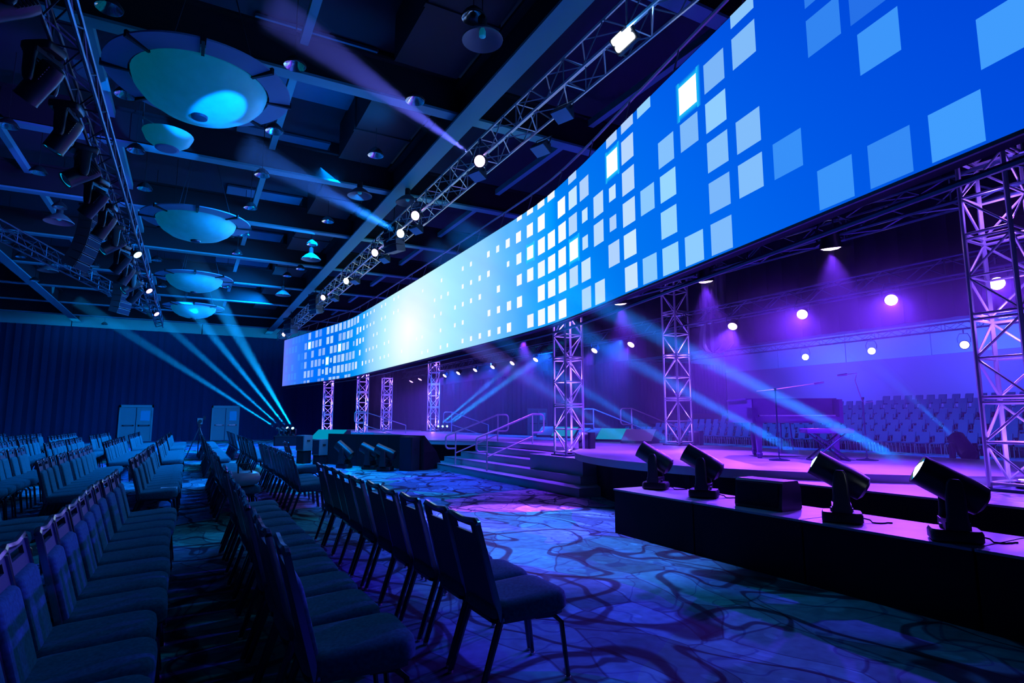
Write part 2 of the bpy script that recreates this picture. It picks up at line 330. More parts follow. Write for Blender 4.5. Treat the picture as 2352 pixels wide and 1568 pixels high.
def screen():
    sm = bpy.data.materials.new('screen_image'); sm.use_nodes = True; nt = sm.node_tree; nt.nodes.clear()
    at = nt.nodes.new('ShaderNodeAttribute'); at.attribute_name = 'picture'; e = nt.nodes.new('ShaderNodeEmission'); e.inputs[1].default_value = .92
    o = nt.nodes.new('ShaderNodeOutputMaterial'); nt.links.new(at.outputs['Color'], e.inputs[0]); nt.links.new(e.outputs[0], o.inputs[0])
    vs, fs, cs = [], [], []
    ST = SL[-1]; ns, nz = 150, 10
    for i in range(ns + 1):
        for j in range(nz + 1):
            s = ST * i / ns; z = ZB + (ZT - ZB) * j / nz; x, y = on_screen(s); vs.append((x, y, z)); cs.append(screen_col(s, z))
    for i in range(ns):
        for j in range(nz):
            a = i * (nz + 1) + j; fs.append((a, a + 1, a + nz + 2, a + nz + 1))
    rng = random.Random(3)
    def quad(s0, s1, z0, z1, cc, off):
        z0 = max(z0, ZB); z1 = min(z1, ZT)
        if z1 - z0 < .02: return
        b = len(vs)
        for s, z, c in zip((s0, s0, s1, s1), (z0, z1, z1, z0), cc):
            x, y = on_screen(s, off); vs.append((x, y, z)); cs.append(c)
        fs.append((b, b + 1, b + 2, b + 3))
    for z, row in SQ:
        for t in row.split():
            k = t[-1] if t[-1] in 'sg' else ''; s = float(t.rstrip('sg')); h = sq_size(s) / 2
            if k == 's': h *= .62
            bg = screen_col(s, z); q = rng.random()
            if s < 6.2: f = .15 + .8 * q
            elif s < 9.3: f = .6 + .4 * q
            elif s < 12: f = .7 + .3 * q
            elif s < 30.5: f = .86 + .14 * q
            elif s < 36: f = .5 + .45 * q
            elif s < 38.8: f = .28 + .4 * q
            else: f = .12 + .22 * q
            top = lin(70, 165, 255) if s < 6.2 or s > 38.8 else lin(150, 212, 255) if s < 9.3 else lin(200, 230, 255) if s < 12 else lin(190, 222, 255) if s > 31 else (1, 1, 1)
            if k == 'g': f, top = 1, (1.25, 1.3, 1.35)
            c = tuple(a + (b - a) * f for a, b in zip(bg, top))
            if k == 'g':        # glowing tile: soft halo ring on the picture
                hc = tuple(min(1, a * .3 + b * .7) for a, b in zip(bg, (.02, .75, 1)))
                H = h + .085
                for (a0, a1, b0, b1, c0) in ((s - H, s - h, z - H, z + H, 0), (s + h, s + H, z - H, z + H, 1)):
                    quad(a0, a1, b0, b1, (bg, bg, hc, hc) if c0 == 0 else (hc, hc, bg, bg), .004)
                quad(s - h, s + h, z + h, z + H, (hc, bg, bg, hc), .004); quad(s - h, s + h, z - H, z - h, (bg, hc, hc, bg), .004)
            quad(s - h, s + h, z - h, z + h, (c, c, c, c), .008)
    me = bpy.data.meshes.new('display'); me.from_pydata(vs, [], fs); me.materials.append(sm)
    ca = me.color_attributes.new('picture', 'FLOAT_COLOR', 'POINT')
    ca.data.foreach_set('color', [x for c in cs for x in (*c, 1.0)])
    t = thing('led_screen', 'long curved LED screen showing pale squares on blue, hung above the stage front', 'screen', (0, 0, 0))
    put('display', me, t)
    # rear casing, bottom rail, top pipe
    def ribbon(off0, off1, z0, z1, m, name):
        rings = []
        for i in range(61):
            s = ST * i / 60; a = on_screen(s, off0); b = on_screen(s, off1)
            rings.append([Vector((*a, z0)), Vector((*a, z1)), Vector((*b, z1)), Vector((*b, z0))])
        build(G().loft(rings), name, m, t)
    ribbon(-.02, -.16, ZB - .03, ZT + .03, 'mask', 'rear_casing')
    ribbon(.01, -.02, ZB - .035, ZB - .002, 'dark_steel', 'bottom_rail')
    build(G().tube([Vector((*on_screen(ST * i / 60, -.25), ZB - .12)) for i in range(61)], .03, 6), 'lower_pipe', 'dark_steel', t)
    build(G().tube([Vector((*on_screen(ST * i / 60, -.25), ZT + .55)) for i in range(61)], .03, 6), 'upper_pipe', 'truss_alu', t)
    for i in range(28):
        s = .8 + i * 1.52; a = on_screen(s, -.09); build(G().tube([(a[0], a[1], ZT), (a[0] + .16, a[1], ZT + .55)], .014, 5), 'hanging_bracket', 'truss_alu', t)
screen()
# masking drape on the opposite side of the rig
g = G(); pr = [(13.4 + .05 * math.sin(i * 2.1), -3 + .16 * i) for i in range(238)]
g.loft([[Vector((x, y, 3.5)) for x, y in pr], [Vector((x, y, 6.6)) for x, y in pr]], cap=False, closed=False)
tag(build(g, 'masking_drape', 'mask', None, True), 'long black masking drape hung behind the stage rig, opposite the screen', 'drape')

# ------------------------------------------------------------------ stage
def stage_outline(inset=0.0):
    pts = []; CIR = [(10.85, 7.5, 4.7), (11.2, 19.8, 5.1), (10.85, 32.1, 4.7)]
    def front(y):
        x = 11.6
        if 8 <= y <= 31.6: x = 7.85 + inset
        for cx, cyy, r in CIR:
            r -= inset
            if abs(y - cyy) < r: x = min(x, cx - math.sqrt(r * r - (y - cyy) ** 2))
        return x
    y0, y1 = 7.5 - 4.65 + inset, 32.1 + 4.65 - inset
    for i in range(161):
        y = y0 + (y1 - y0) * i / 160; pts.append((front(y), y))
    return pts + [(11.6 - inset, y1), (11.6 - inset, y0)]
st = thing('stage', 'long white stage with rounded bulging front edges under the screen', 'stage', (0, 0, 0))
build(G().prism(stage_outline(), .785, .80), 'deck', 'stage_deck', st)
build(G().prism(stage_outline(.012), .675, .785), 'fascia', 'fascia', st)
build(G().prism(stage_outline(.45), .0, .675), 'skirt', 'skirt', st)
for k, (y0, y1, lb) in enumerate(((-2.6, 7.2, 'lower side deck at the near end of the stage, carrying a lit truss tower'), (32.6, 38.6, 'lower side deck at the far end of the stage, carrying truss towers'))):
    t = thing('side_deck', lb, 'platform', (0, 0, 0), group='lower side decks')
    cc = 7.5 if k == 0 else 32.1; sg = -1 if k == 0 else 1; ye = y0 if k == 0 else y1; xf, zt = (6.5, .70) if k == 0 else (7.3, .62)
    arc = [(x, cc + sg * (math.sqrt(4.705 ** 2 - (x - 10.85) ** 2) + .004)) for x in [xf + (11.6 - xf) * (i / 30) ** 1.5 for i in range(31)]]
    pl = [(xf, ye)] + arc + [(11.6, ye)]
    build(G().prism(pl, zt - .02, zt), 'deck_top', 'stage_deck', t); build(G().prism([(max(x, xf + .03), y) for x, y in pl], 0, zt - .02), 'skirt', 'skirt', t)
t = thing('stage_steps', 'wide grey steps leading up from the carpet to the stage front', 'steps', (0, 0, 0))
for k, (x0, y0, y1) in enumerate(((6.52, 9.35, 17.45), (6.87, 9.8, 16.95), (7.22, 12.0, 16.5), (7.57, 12.0, 16.1))):
    build(G().box(x0, 7.9, y0, y1, .165 * k, .165 * (k + 1) - .012).box(x0 - .012, 7.9, y0, y1, .165 * (k + 1) - .012, .165 * (k + 1)), 'step', 'step_face', t)
build(G().box(7.0, 7.95, 9.9, 12.0, .33, .648).box(6.99, 7.95, 9.9, 12.0, .648, .66), 'landing', 'step_face', t)

def handrail(y, label):
    t = thing('handrail', label, 'handrail', (0, 0, 0), group='stage step handrails')
    x0, x1 = 6.66, 8.0; z0, z1 = .165 + .92, .66 + .92
    def arc(cx, cz, r, a0, a1, n=6): return [(cx + r * math.cos(R(a0 + (a1 - a0) * k / n)), y, cz + r * math.sin(R(a0 + (a1 - a0) * k / n))) for k in range(n + 1)]
    pts = [(x0, y, z0 - .45)] + arc(x0 - .2, z0 - .35, .1, 270, 180) + arc(x0 - .2, z0 - .17, .1, 180, 110) + [(x0, y, z0)] + [(x1, y, z1)] + arc(x1 + .25, z1 - .1, .1, 90, 0) + arc(x1 + .25, z1 - .38, .1, 0, -90) + [(x1, y, z1 - .48)]
    build(G().tube(pts, .025, 8), 'top_rail', 'rail', t, True)
    build(G().tube([(x0, y, .165), (x0, y, z0)], .021, 8), 'post', 'rail', t, True); build(G().tube([(x1, y, .66), (x1, y, z1)], .021, 8), 'post', 'rail', t, True)
    build(G().tube([(x0, y, z0 - .58), (x1, y, z1 - .58)], .018, 8), 'lower_rail', 'rail', t, True)
handrail(15.6, 'purple-lit handrail on the stage steps, further from the truss tower')
handrail(13.58, 'purple-lit handrail on the stage steps, closer to the truss tower')
def back_rail(x, y, label, flip=1, m='rail'):
    t = thing('handrail', label, 'handrail', (x, y, .8), group='handrails on the far stage edge')
    def arc(cx, cz, r, a0, a1, n=5): return [(cx + r * math.cos(R(a0 + (a1 - a0) * k / n)), 0, cz + r * math.sin(R(a0 + (a1 - a0) * k / n))) for k in range(n + 1)]
    build(G().tube([(0, 0, .5)] + arc(-.3, .6, .1, 270, 180) + arc(-.3, .86, .1, 180, 90) + [(0, 0, .96), (1.9, 0, .36)], .02, 8), 'top_rail', m, t, True)
    build(G().tube([(0, 0, 0), (0, 0, .96)], .02, 8), 'post', m, t, True); build(G().tube([(0, 0, .38), (1.9, 0, -.2)], .018, 8), 'lower_rail', m, t, True)
    build(G().tube([(1.9, 0, -.79), (1.9, 0, .36)], .02, 8), 'post', m, t, True)
p = onz(1358, 1011, .8); back_rail(p.x + .1, p.y, 'looped handrail at the far stage edge, just past the front truss tower')
p = onz(1446, 1015, .8); back_rail(p.x + .1, p.y, 'looped handrail at the far stage edge, in front of the monitor wedges')
p = onz(1037, 994, .8); back_rail(p.x, p.y, 'looped handrail at the far stage edge, seen beyond the steps')
p = onz(866, 996, .8); back_rail(p.x - .6, p.y, 'looped handrail standing between the far truss towers')

# ------------------------------------------------------------------ truss towers
TUBE = {}
def strut(parent, name, p, q, r, m):
    p, q = Vector(p), Vector(q); d = q - p; key = (round(d.length, 3), r, m)
    if key not in TUBE: TUBE[key] = G().tube([(0, 0, 0), (0, 0, d.length)], r, 7).mesh(name, m, True)
    o = put(name, TUBE[key], parent); o.rotation_mode = 'QUATERNION'; o.rotation_quaternion = d.to_track_quat('Z', 'Y'); o.location = p; return o
def tower(x, y, z0, z1, label, s=.46, single=True, lights=3, power=26, m='aluminium', ztop=None):
    t = thing('truss_tower', label, 'truss tower', (x, y, z0), group='lit truss towers on stage')
    h = z1 - z0; a = s / 2; C4 = [(-a, -a), (a, -a), (a, a), (-a, a)]
    build(G().box(-a - .06, a + .06, -a - .06, a + .06, 0, .03), 'base_plate', 'dark_steel', t)
    for cx, cyy in C4: strut(t, 'chord', (cx, cyy, .03), (cx, cyy, h), .026, m)
    br = G(); n = max(1, round(h / 1.04)); L = (h - .05) / n
    def piece(p, q, r):
        if single: strut(t, 'brace', p, q, r, m)
        else: br.tube([p, q], r, 5)
    for k in range(n):
        zb = .05 + k * L
        for i in range(4):
            (x0, y0), (x1, y1) = C4[i], C4[(i + 1) % 4]
            for zz, rr in ((zb + .03, .017), (zb + L - .03, .017), (zb + L / 2, .014)): piece((x0, y0, zz), (x1, y1, zz), rr)
            if i % 2: (x0, y0), (x1, y1) = (x1, y1), (x0, y0)
            piece((x0, y0, zb + L - .04), (x1, y1, zb + L / 2 + .01), .014); piece((x1, y1, zb + L / 2 - .01), (x0, y0, zb + .04), .014)
    if not single: build(br, 'bracing', m, t, True)
    # LED uplighter on the base plate
    up = build(G().lathe([(.07, .03), (.075, .10), (.05, .12)], 10), 'uplighter', 'black_plastic', t); build(G().lathe([(.045, .121), (.04, .126)], 10), 'uplighter_lens', 'lamp_purple', up)
    for k in range(lights):
        point('tower_light', (x, y, z0 + .5 + ((ztop or z1) - z0 - .7) * k / max(1, lights - 1)), LILAC, power, .06)
    return t
tower(7.45, 11.05, .66, 3.86, 'bright lilac truss tower standing beside the stage steps')
tower(10.95, 11.25, .80, 5.3, 'lilac truss tower at the far stage edge, between the steps and the piano', ztop=3.4)
tower(7.92, 3.05, .70, 5.4, 'tall lilac truss tower at the picture edge, right of the piano', s=.44, lights=4, power=15)
tower(6.85, 34.5, .62, 3.7, 'small far truss tower closest to the screen end', single=False, lights=3, power=40)
tower(7.5, 29.4, .66, 3.8, 'far front truss tower beyond the black speaker screen', single=False, lights=3, power=40)
tower(9.45, 31.8, .80, 3.7, 'dimmer far truss tower standing behind the two front ones', single=False, lights=3, power=22)
tower(10.95, 28.6, .80, 4.4, 'far truss tower at the rear stage edge, beside the thin blue beams', single=False, lights=3, power=40)

# ------------------------------------------------------------------ box trusses in the air
def box_truss(p0, p1, s, label, bay=.5, m='truss_alu', r=.024, single=False, group='ceiling lighting trusses', name='box_truss'):
    p0, p1 = Vector(p0), Vector(p1); d = (p1 - p0); L = d.length; t = thing(name, label, 'truss', p0, group=group)
    t.rotation_mode = 'QUATERNION'; t.rotation_quaternion = d.to_track_quat('Y', 'Z'); a = s / 2
    C4 = [(-a, -a), (a, -a), (a, a), (-a, a)]
    for x, z in C4: build(G().tube([(x, 0, z), (x, L, z)], r, 6), 'chord', m, t, True)
    g = G(); n = int(L / bay)
    for k in range(n):
        y0, y1 = k * bay, (k + 1) * bay
        for i in range(4):
            (x0, z0), (x1, z1) = C4[i], C4[(i + 1) % 4]
            if k % 2: (x0, z0), (x1, z1) = (x1, z1), (x0, z0)
            g.tube([(x0, y0, z0), (x1, y1, z1)], r * .5, 4, False)
            if k % 3 == 0: g.tube([(x0, y0, z0), (x1, y0, z1)], r * .5, 4, False)
    build(g, 'lacing', m, t); return t
box_truss((4.91, 1, 6.75), (4.91, 41, 6.75), .42, 'pale truss running along the screen, carrying bright lamps')
box_truss((-1.42, 3, 5.6), (-1.42, 30, 5.6), .26, 'dark truss over the left seating, hung with speakers and lamps', m='dark_steel')
box_truss((11.16, -1, 4.0), (11.16, 34, 4.0), .32, 'dim truss over the rear stage edge, carrying purple lamps', m='dark_steel')
box_truss((8.16, -1, 4.25), (8.16, 15, 4.25), .32, 'truss just behind the lower edge of the screen', m='dark_steel')
box_truss((-6.2, 12, 6.2), (-1.8, 30, 6.2), .35, 'far dark truss slanting over the left seating', m='dark_steel')

# ------------------------------------------------------------------ lighting fixtures
def par_meshes():
    d = {}
    d['housing'] = G().lathe([(.06, .20), (.10, .17), (.115, .05), (.13, 0), (.135, -.03), (.12, -.03), (.11, .0)], 16, cap=False).mesh('housing', 'black_plastic', True)
    for k in ('lamp_violet', 'lamp_white', 'lamp_purple', 'lamp_cyan'): d[k] = G().lathe([(.112, -.028), (.08, -.045), (.001, -.055)], 16).mesh('lens', k, True)
    d['bracket'] = G().tube([(0, -.15, .07), (0, -.16, .2), (0, -.1, .34), (0, .1, .34), (0, .16, .2), (0, .15, .07)], .012, 5).tube([(0, 0, .34), (0, 0, .46)], .02, 6).mesh('bracket', 'dark_steel')
    return d
PAR = par_meshes()
def par(loc, dst, lens, label, scale=1.0, group=None, cat='stage light'):
    t = thing('par_light', label, cat, loc, group=group); t.scale = (scale,) * 3
    q = aim(loc, dst)
    h = put('housing', PAR['housing'], t); h.rotation_mode = 'QUATERNION'; h.rotation_quaternion = q
    l = put('lens', PAR[lens], h)
    yaw = math.atan2((q @ Vector((0, 0, -1))).y, (q @ Vector((0, 0, -1))).x)
    put('bracket', PAR['bracket'], t, (0, 0, 0), (0, 0, yaw)); return t
# row over the rear stage edge
ROW2 = [(1022, 862), (1053, 856), (1092, 849), (1132, 842), (1177, 833), (1231, 825), (1366, 804), (1450, 790), (1683, 748), (1843, 721), (2047, 688), (2290, 650)]
for k, (px, py) in enumerate(ROW2):
    p = onx(px, py, 11.0); far = k < 8
    dst = (p.x - 2.6, p.y - (.4 if far else 1.2), .8) if k != 11 else (p.x - 3, p.y - 1, 1.6)
    if k >= 9: dst = (p.x - 4.5, p.y - 2.2, 1.2)
    par(p, dst, 'lamp_violet', 'glowing purple lamp on the rear stage truss, %s from the far end' % ordn(k), 9 / 10 if k < 8 else .9, 'purple lamps on the rear truss')
    d = (Vector(dst) - p).normalized(); spot('stage_wash', p + d * .06, dst, PURPLE, (700 if k < 6 else 700 if k < 8 else 2100) if k != 11 else 900, 66, .7)
for k, (px, py) in enumerate([(945, 875), (965, 870)]):
    p = onx(px, py, 11.0); par(p, (p.x - 2, p.y, 0), 'lamp_purple', 'tiny far purple lamp on the rear truss, %s past the towers' % ORD[k], 1, 'far end lamps')
for k, (px, py) in enumerate([(1425, 694), (1620, 642), (1908, 565)]):
    p = onx(px, py, 8.0); dst = (p.x + .5, p.y + .3, .8)
    par(p, dst, 'lamp_violet', 'downward purple lamp below the screen edge, %s from the steps' % ORD[k], 1.15, 'lamps under the screen edge'); spot('stage_wash', p - Vector((0, 0, .08)), dst, PURPLE, 1200, 70, .7)
# white lamps seen through the far opening
for k, (px, py) in enumerate([(1850, 820), (2002, 806), (2215, 792)]):
    p = onx(px, py, 30); par(p, (10, p.y - 12, 4.5), 'lamp_white', 'white-blue lamp in the far haze above the tiered seats, %s from the steps' % ORD[k], 1.5, 'far white lamps')
p = onx(1850, 820, 30); box_truss((30.16, 8, p.z + .75), (30.16, 36, p.z + .75), .32, 'faint truss in the far haze above the tiered seats', m='dark_steel')
# lamps on the screen truss
TL = [(1103, 370), (955, 495), (921, 536), (862, 580), (796, 645), (743, 683), (720, 711), (652, 768)]
DST = []
for k, (px, py) in enumerate(TL):
    p = onz(px, py, 6.45); dst = Vector((p.x - 6, p.y - 5.0, 3.2)); DST.append((p, dst))
    par(p, dst, 'lamp_violet' if k not in (2, 4) else 'lamp_white', 'bright white-violet lamp on the screen truss, %s from the camera' % ORD[k], 1.0, 'lamps on the screen truss')
# twin-tube strobe, brightest lamp
p = onz(1431, 90, 6.45); t = thing('strobe_light', 'glaring white twin-tube strobe at the near end of the screen truss', 'stage light', p)
d = (CAM + Vector((-1.5, 3, 2)) - p).normalized(); t.rotation_mode = 'QUATERNION'; t.rotation_quaternion = d.to_track_quat('Z', 'Y') @ Quaternion((0, 0, 1), R(20))
build(G().box(-.17, .17, -.12, .12, -.12, -.005), 'housing', 'black_plastic', t)
for s in (-1, 1): build(G().prism(rrect(.30, .095, .03, 3, 0, s * .052), 0, .012), 'lamp_tube', 'lamp_white', t)
area('strobe_light_source', p + d * .05, p + d * 3, (.05, .4, 1), 30, .3, .2)

def head_meshes(k=1.0):
    d = {}
    b = G(); b.loft([[Vector((x, y, z)) for x, y in rrect(.42 * f, .34 * f, .06, 3)] for z, f in ((0, .9), (.02, 1), (.09, 1), (.12, .93))]); d['base'] = b.mesh('base', 'black_plastic', True)
    b = G().lathe([(.12, .12), (.12, .16)], 14)
    for s in (-1, 1):
        b.loft([[Vector((x, s * .2 + y, z)) for x, y in rrect(wd, .07, .03, 3)] for z, wd in ((.15, .20), (.25, .17), (.45, .16), (.56, .13), (.60, .08))])
    b.box(-.10, .10, -.22, .22, .13, .20); d['yoke'] = b.mesh('yoke', 'black_plastic', True)
    h = G().lathe([(.09, -.30), (.145, -.27), (.155, -.18), (.155, -.08), (.15, .05), (.15, .12), (.148, .26), (.152, .30), (.135, .30), (.125, .24)], 20, cap=False)
    h.lathe([(.001, -.31), (.09, -.30)], 20, cap=False)
    for i in range(6): h.box(-.11, .11, -.16, -.145, -.24 + .04 * i, -.22 + .04 * i)
    d['head'] = h.mesh('head', 'black_plastic', True)
    d['lens_off'] = G().lathe([(.13, .27), (.07, .30), (.001, .31)], 20).mesh('lens', 'bag', True)
    for k in ('lamp_cyan', 'lamp_white'): d[k] = G().lathe([(.105, .28), (.06, .305), (.001, .318)], 20).mesh('lens', k, True)
    d['rim'] = G().lathe([(.135, .26), (.10, .262), (.10, .272), (.135, .285)], 20, cap=False).mesh('lens_ring', 'lens_glow', True)  # ring is no lamp; its cyan glow is painted on as emission
    return d
MH = head_meshes()
def moving_head(loc, pan, tilt, lens, label, scale=1.0, hang=False, group='moving head lights'):
    """pan: yaw of the beam direction about Z; tilt: elevation of the beam above the horizontal"""
    t = thing('moving_head', label, 'stage light', loc, (PI if hang else 0, 0, pan), group); t.scale = (scale,) * 3
    put('base', MH['base'], t)
    yk = put('yoke', MH['yoke'], t, (0, 0, 0), (0, 0, 0))
    el = -tilt if hang else tilt
    h = put('head', MH['head'], t, (0, 0, .52), (0, PI / 2 - el, 0))
    put('lens', MH[lens], h); put('lens_ring', MH['rim'], h)
    if group == 'moving heads on the front riser':
        r_ = random.Random(int(loc[1] * 100)); pts = [(-.2, -.05, .05), (-.28, -.07, .03)] + [(-.3 - .025 * q, -.07 + .05 * math.sin(q * .55 + r_.random()), .008) for q in range(9)]
        build(G().tube(pts, .008, 5), 'power_cable', 'black_rubber', t, True)
    return t
BEAMS = []      # (source, target, colour, power, angle)
BD = Vector((-.48, .71, .51)) * 6.2; pan = math.atan2(BD.y, BD.x); el = math.atan2(BD.z, math.hypot(BD.x, BD.y))
# ---- foreground riser with heads and a wedge
for k, (y0, y1) in enumerate(((4.92, 6.30), (3.59, 4.91), (2.24, 3.58), (.9, 2.23))):
    t = thing('riser_platform', 'black skirted riser platform in front of the stage, %s from the steps end' % ORD[k], 'platform', (5.35, (y0 + y1) / 2, 0), group='black front risers')
    hy = (y1 - y0) / 2 - .004; build(G().box(-.42, .40, -hy, hy, .545, .565), 'deck_top', 'black_deck', t); build(G().box(-.40, .39, -hy, hy, 0, .545), 'skirt', 'skirt', t)
HEADS = [((5.40, 6.0), 'lamp_cyan', 'black moving head on the front riser, first from the steps'), ((5.34, 5.12), 'lamp_cyan', 'black moving head on the front riser, second from the steps'),
         ((5.17, 3.34), 'lamp_cyan', 'black moving head with dim cyan lens, beside the speaker wedge'), ((5.12, 2.43), 'lamp_white', 'large black moving head with brightly lit cyan-white lens')]
for k, ((x, y), ln, lb) in enumerate(HEADS):
    sc_ = (.76, .77, .77, .78)[k]; moving_head((x, y, .565), pan, el, ln, lb, sc_, group='moving heads on the front riser')
    c = Vector((x, y, .565 + .52 * sc_)); BEAMS.append((c, c + BD * (.8, .8, .85, .85)[k]))
t = thing('speaker_wedge', 'small black speaker wedge lying on the front riser', 'speaker', (5.3, 4.22, .565), (0, 0, R(4)))
build(G().loft([[Vector((x, yy, z)) for x, z in ((-.16, .0), (-.17, .03), (-.14, .27), (-.11, .29), (.12, .29), (.17, .20), (.17, .02), (.15, 0))] for yy in (-.27, -.25, .25, .27)]), 'cabinet', 'black_plastic', t)
build(G().box(-.172, -.16, -.23, .23, .03, .26), 'grille', 'skirt', t)
# ---- far group of four beam heads on a dark pedestal
FL = [ony(646, 972, 34), ony(655, 975, 34), ony(667, 976, 34), ony(675, 977, 34)]; FT = [onz(175, 690, 7.4), onz(330, 700, 7.4), onz(395, 655, 7.4), onz(438, 588, 7.4)]
t = thing('lamp_pedestal', 'dark low pedestal under the four blue beam lights, far left of the stage', 'platform', (4.66, 34.2, 0)); build(G().box(-.6, .6, -.3, .3, 0, .5), 'body', 'skirt', t); build(G().box(-.62, .62, -.32, .32, .5, .53), 'top', 'black_plastic', t)
for k, (p, q) in enumerate(zip(FL, FT)):
    d = q - p; moving_head((4.3 + .24 * k, 34.2, .53), math.atan2(d.y, d.x), math.atan2(d.z, math.hypot(d.x, d.y)), 'lamp_cyan', 'small far beam light shooting a blue beam up, %s on the pedestal' % ORD[k], .62, group='far beam lights')
    BEAMS.append((Vector((4.3 + .24 * k, 34.2, .53 + .32)), q))
# ---- three thin beams from the rear stage edge
p0 = onx(1011, 975, 11.2)
for k, b in enumerate(((1170, 842), (1215, 838), (1250, 815))):
    c = Vector((11.05 + .24 * k, p0.y, .8 + .52 * .45)); q = onx(*b, 11.1 + .2 * k); d = q - c
    moving_head((c.x, c.y, .8), math.atan2(d.y, d.x), math.atan2(d.z, math.hypot(d.x, d.y)), 'lamp_cyan', 'small beam light at the foot of the far rear tower, %s of three' % ORD[k], .45, group='beam lights at the far tower')
    BEAMS.append((c, c + d * 1.3))
# ---- head behind the stage at the far side
p = onx(2215, 1050, 12.2); q = onx(1925, 760, 17); moving_head((p.x, p.y, .5), math.atan2(q.y - p.y, q.x - p.x), R(35), 'lamp_cyan', 'dark moving head behind the stage, beside the tall tower', .9)
BEAMS.append((Vector((p.x, p.y, 1.0)), q)); t = thing('lamp_pedestal', 'low black box under the moving head behind the stage', 'platform', (p.x, p.y, 0)); build(G().box(-.35, .35, -.35, .35, 0, .47).box(-.36, .36, -.36, .36, .47, .5), 'body', 'skirt', t)

# ------------------------------------------------------------------ audience chairs
def chair_meshes():
    d = {}
    # seat pad: rounded, domed
    rings = []
    for z, f in ((.385, .95), (.40, 1.0), (.44, 1.0), (.462, .97), (.478, .90), (.486, .7), (.489, .35)):
        rings.append([Vector((.345 + x * f, y * f, z + (.012 * (x / .24) if z > .44 else 0))) for x, y in rrect(.50, .45, .085, 4)])
    d['seat'] = G().loft(rings).mesh('seat', 'fabric', True)
    lean = lambda z: .135 - (z - .42) * .135 / .50          # x of the back at height z
    def slab(z0, z1, y0, y1, dx0, dx1, n=1):
        vs = []
        for k in range(n + 1):
            z = z0 + (z1 - z0) * k / n
            vs.append([Vector((lean(z) + dx0, y0, z)), Vector((lean(z) + dx1, y0, z)), Vector((lean(z) + dx1, y1, z)), Vector((lean(z) + dx0, y1, z))])
        return vs
    W = lambda z: .215 - .02 * (z - .4) / .5
    # upholstered front of the back
    rings = []
    for dx, f in ((.004, 1.0), (.022, .99), (.034, .94), (.038, .8)):
        out = []
        zc, hz = .605, .20 * f
        for yy, zz in rrect(.345 * f, .37 * f, .03, 3): out.append(Vector((lean(zc + zz) + dx, yy, zc + zz)))
        rings.append(out)
    d['back_pad'] = G().loft(rings).mesh('back_pad', 'fabric', True)
    g = G()                                                  # rear shell with hand-hold slot
    g.loft(slab(.40, .845, -.19, .19, -.014, .004, 3)); g.loft(slab(.845, .885, -.186, -.115, -.014, .004)); g.loft(slab(.845, .885, .115, .186, -.014, .004)); g.loft(slab(.885, .91, -.186, .186, -.014, .004))
    d['back_shell'] = g.mesh('back_shell', 'shell')
    g = G()                                                  # uprights and dipped top rail
    for s in (-1, 1): g.loft([[Vector((lean(z) + dx, s * (W(z) - .012) + dy, z)) for dx, dy in ((-.016, -.013), (.014, -.013), (.014, .013), (-.016, .013))] for z in (.38, .6, .8, .905)])
    pts = [(lean(.91), -.20, .905), (lean(.92), -.17, .922), (lean(.915), -.08, .912), (lean(.91), 0, .905), (lean(.915), .08, .912), (lean(.92), .17, .922), (lean(.91), .20, .905)]
    g.tube(pts, .017, 6); d['back_frame'] = g.mesh('back_frame', 'frame_metal', True)
    g = G().loft([[Vector((x, y, z)) for x, y in rrect(.46, .42, .06, 2, .335, 0)] for z in (.365, .385)]); d['seat_frame'] = g.mesh('seat_frame', 'chair_metal')
    def leg(pts, r0, r1): return G().tube(pts, r0, 6, True, r1)
    for nm, s in (('l', 1), ('r', -1)):
        g = leg([(.15, s * .195, .42), (.135, s * .197, .36), (.02, s * .20, .012)], .025, .016); d['rear' + nm] = g.mesh('leg', 'chair_metal', True)
        g = leg([(.38, s * .17, .365), (.49, s * .185, .36), (.54, s * .195, .315), (.58, s * .20, .012)], .018, .013); d['front' + nm] = g.mesh('leg', 'chair_metal', True)
    d['glide'] = G().lathe([(.017, 0), (.017, .014)], 8).mesh('glide', 'glide')
    # one-mesh version for chairs too small to show parts
    g = G(); ms = []
    for k in ('seat', 'back_pad', 'back_shell', 'back_frame', 'seat_frame', 'rearl', 'rearr', 'frontl', 'frontr'):
        me = d[k]; mi = {'seat': 0, 'back_pad': 0, 'back_shell': 1}.get(k, 2)
        g.add([v.co for v in me.vertices], [tuple(p.vertices) for p in me.polygons]); ms += [mi] * len(me.polygons)
    me = g.mesh('chair_far', 'fabric', True); me.materials.append(MAT['shell']); me.materials.append(MAT['chair_metal']); me.polygons.foreach_set('material_index', ms); d['far'] = me
    return d
CM = chair_meshes()
ROWX = [('front row', 1.42), ('second row', .38), ('third row', -.66), ('fourth row', -1.74), ('fifth row', -2.80), ('sixth row', -3.86), ('seventh row', -4.92), ('eighth row', -5.98)]
BLK = [('near block', 2.28, 7.95), ('second block', 9.85, 14.75), ('third block', 16.75, 21.6), ('far block', 23.4, 28.3)]
PARTS = [('seat', 'seat'), ('back_pad', 'backrest'), ('back_shell', 'back_shell'), ('back_frame', 'back_frame'), ('seat_frame', 'seat_frame'), ('rearl', 'leg'), ('rearr', 'leg'), ('frontl', 'leg'), ('frontr', 'leg')]
rng = random.Random(11)
proto = None
START = {0: 3.20, 1: 2.93, 2: 2.66}
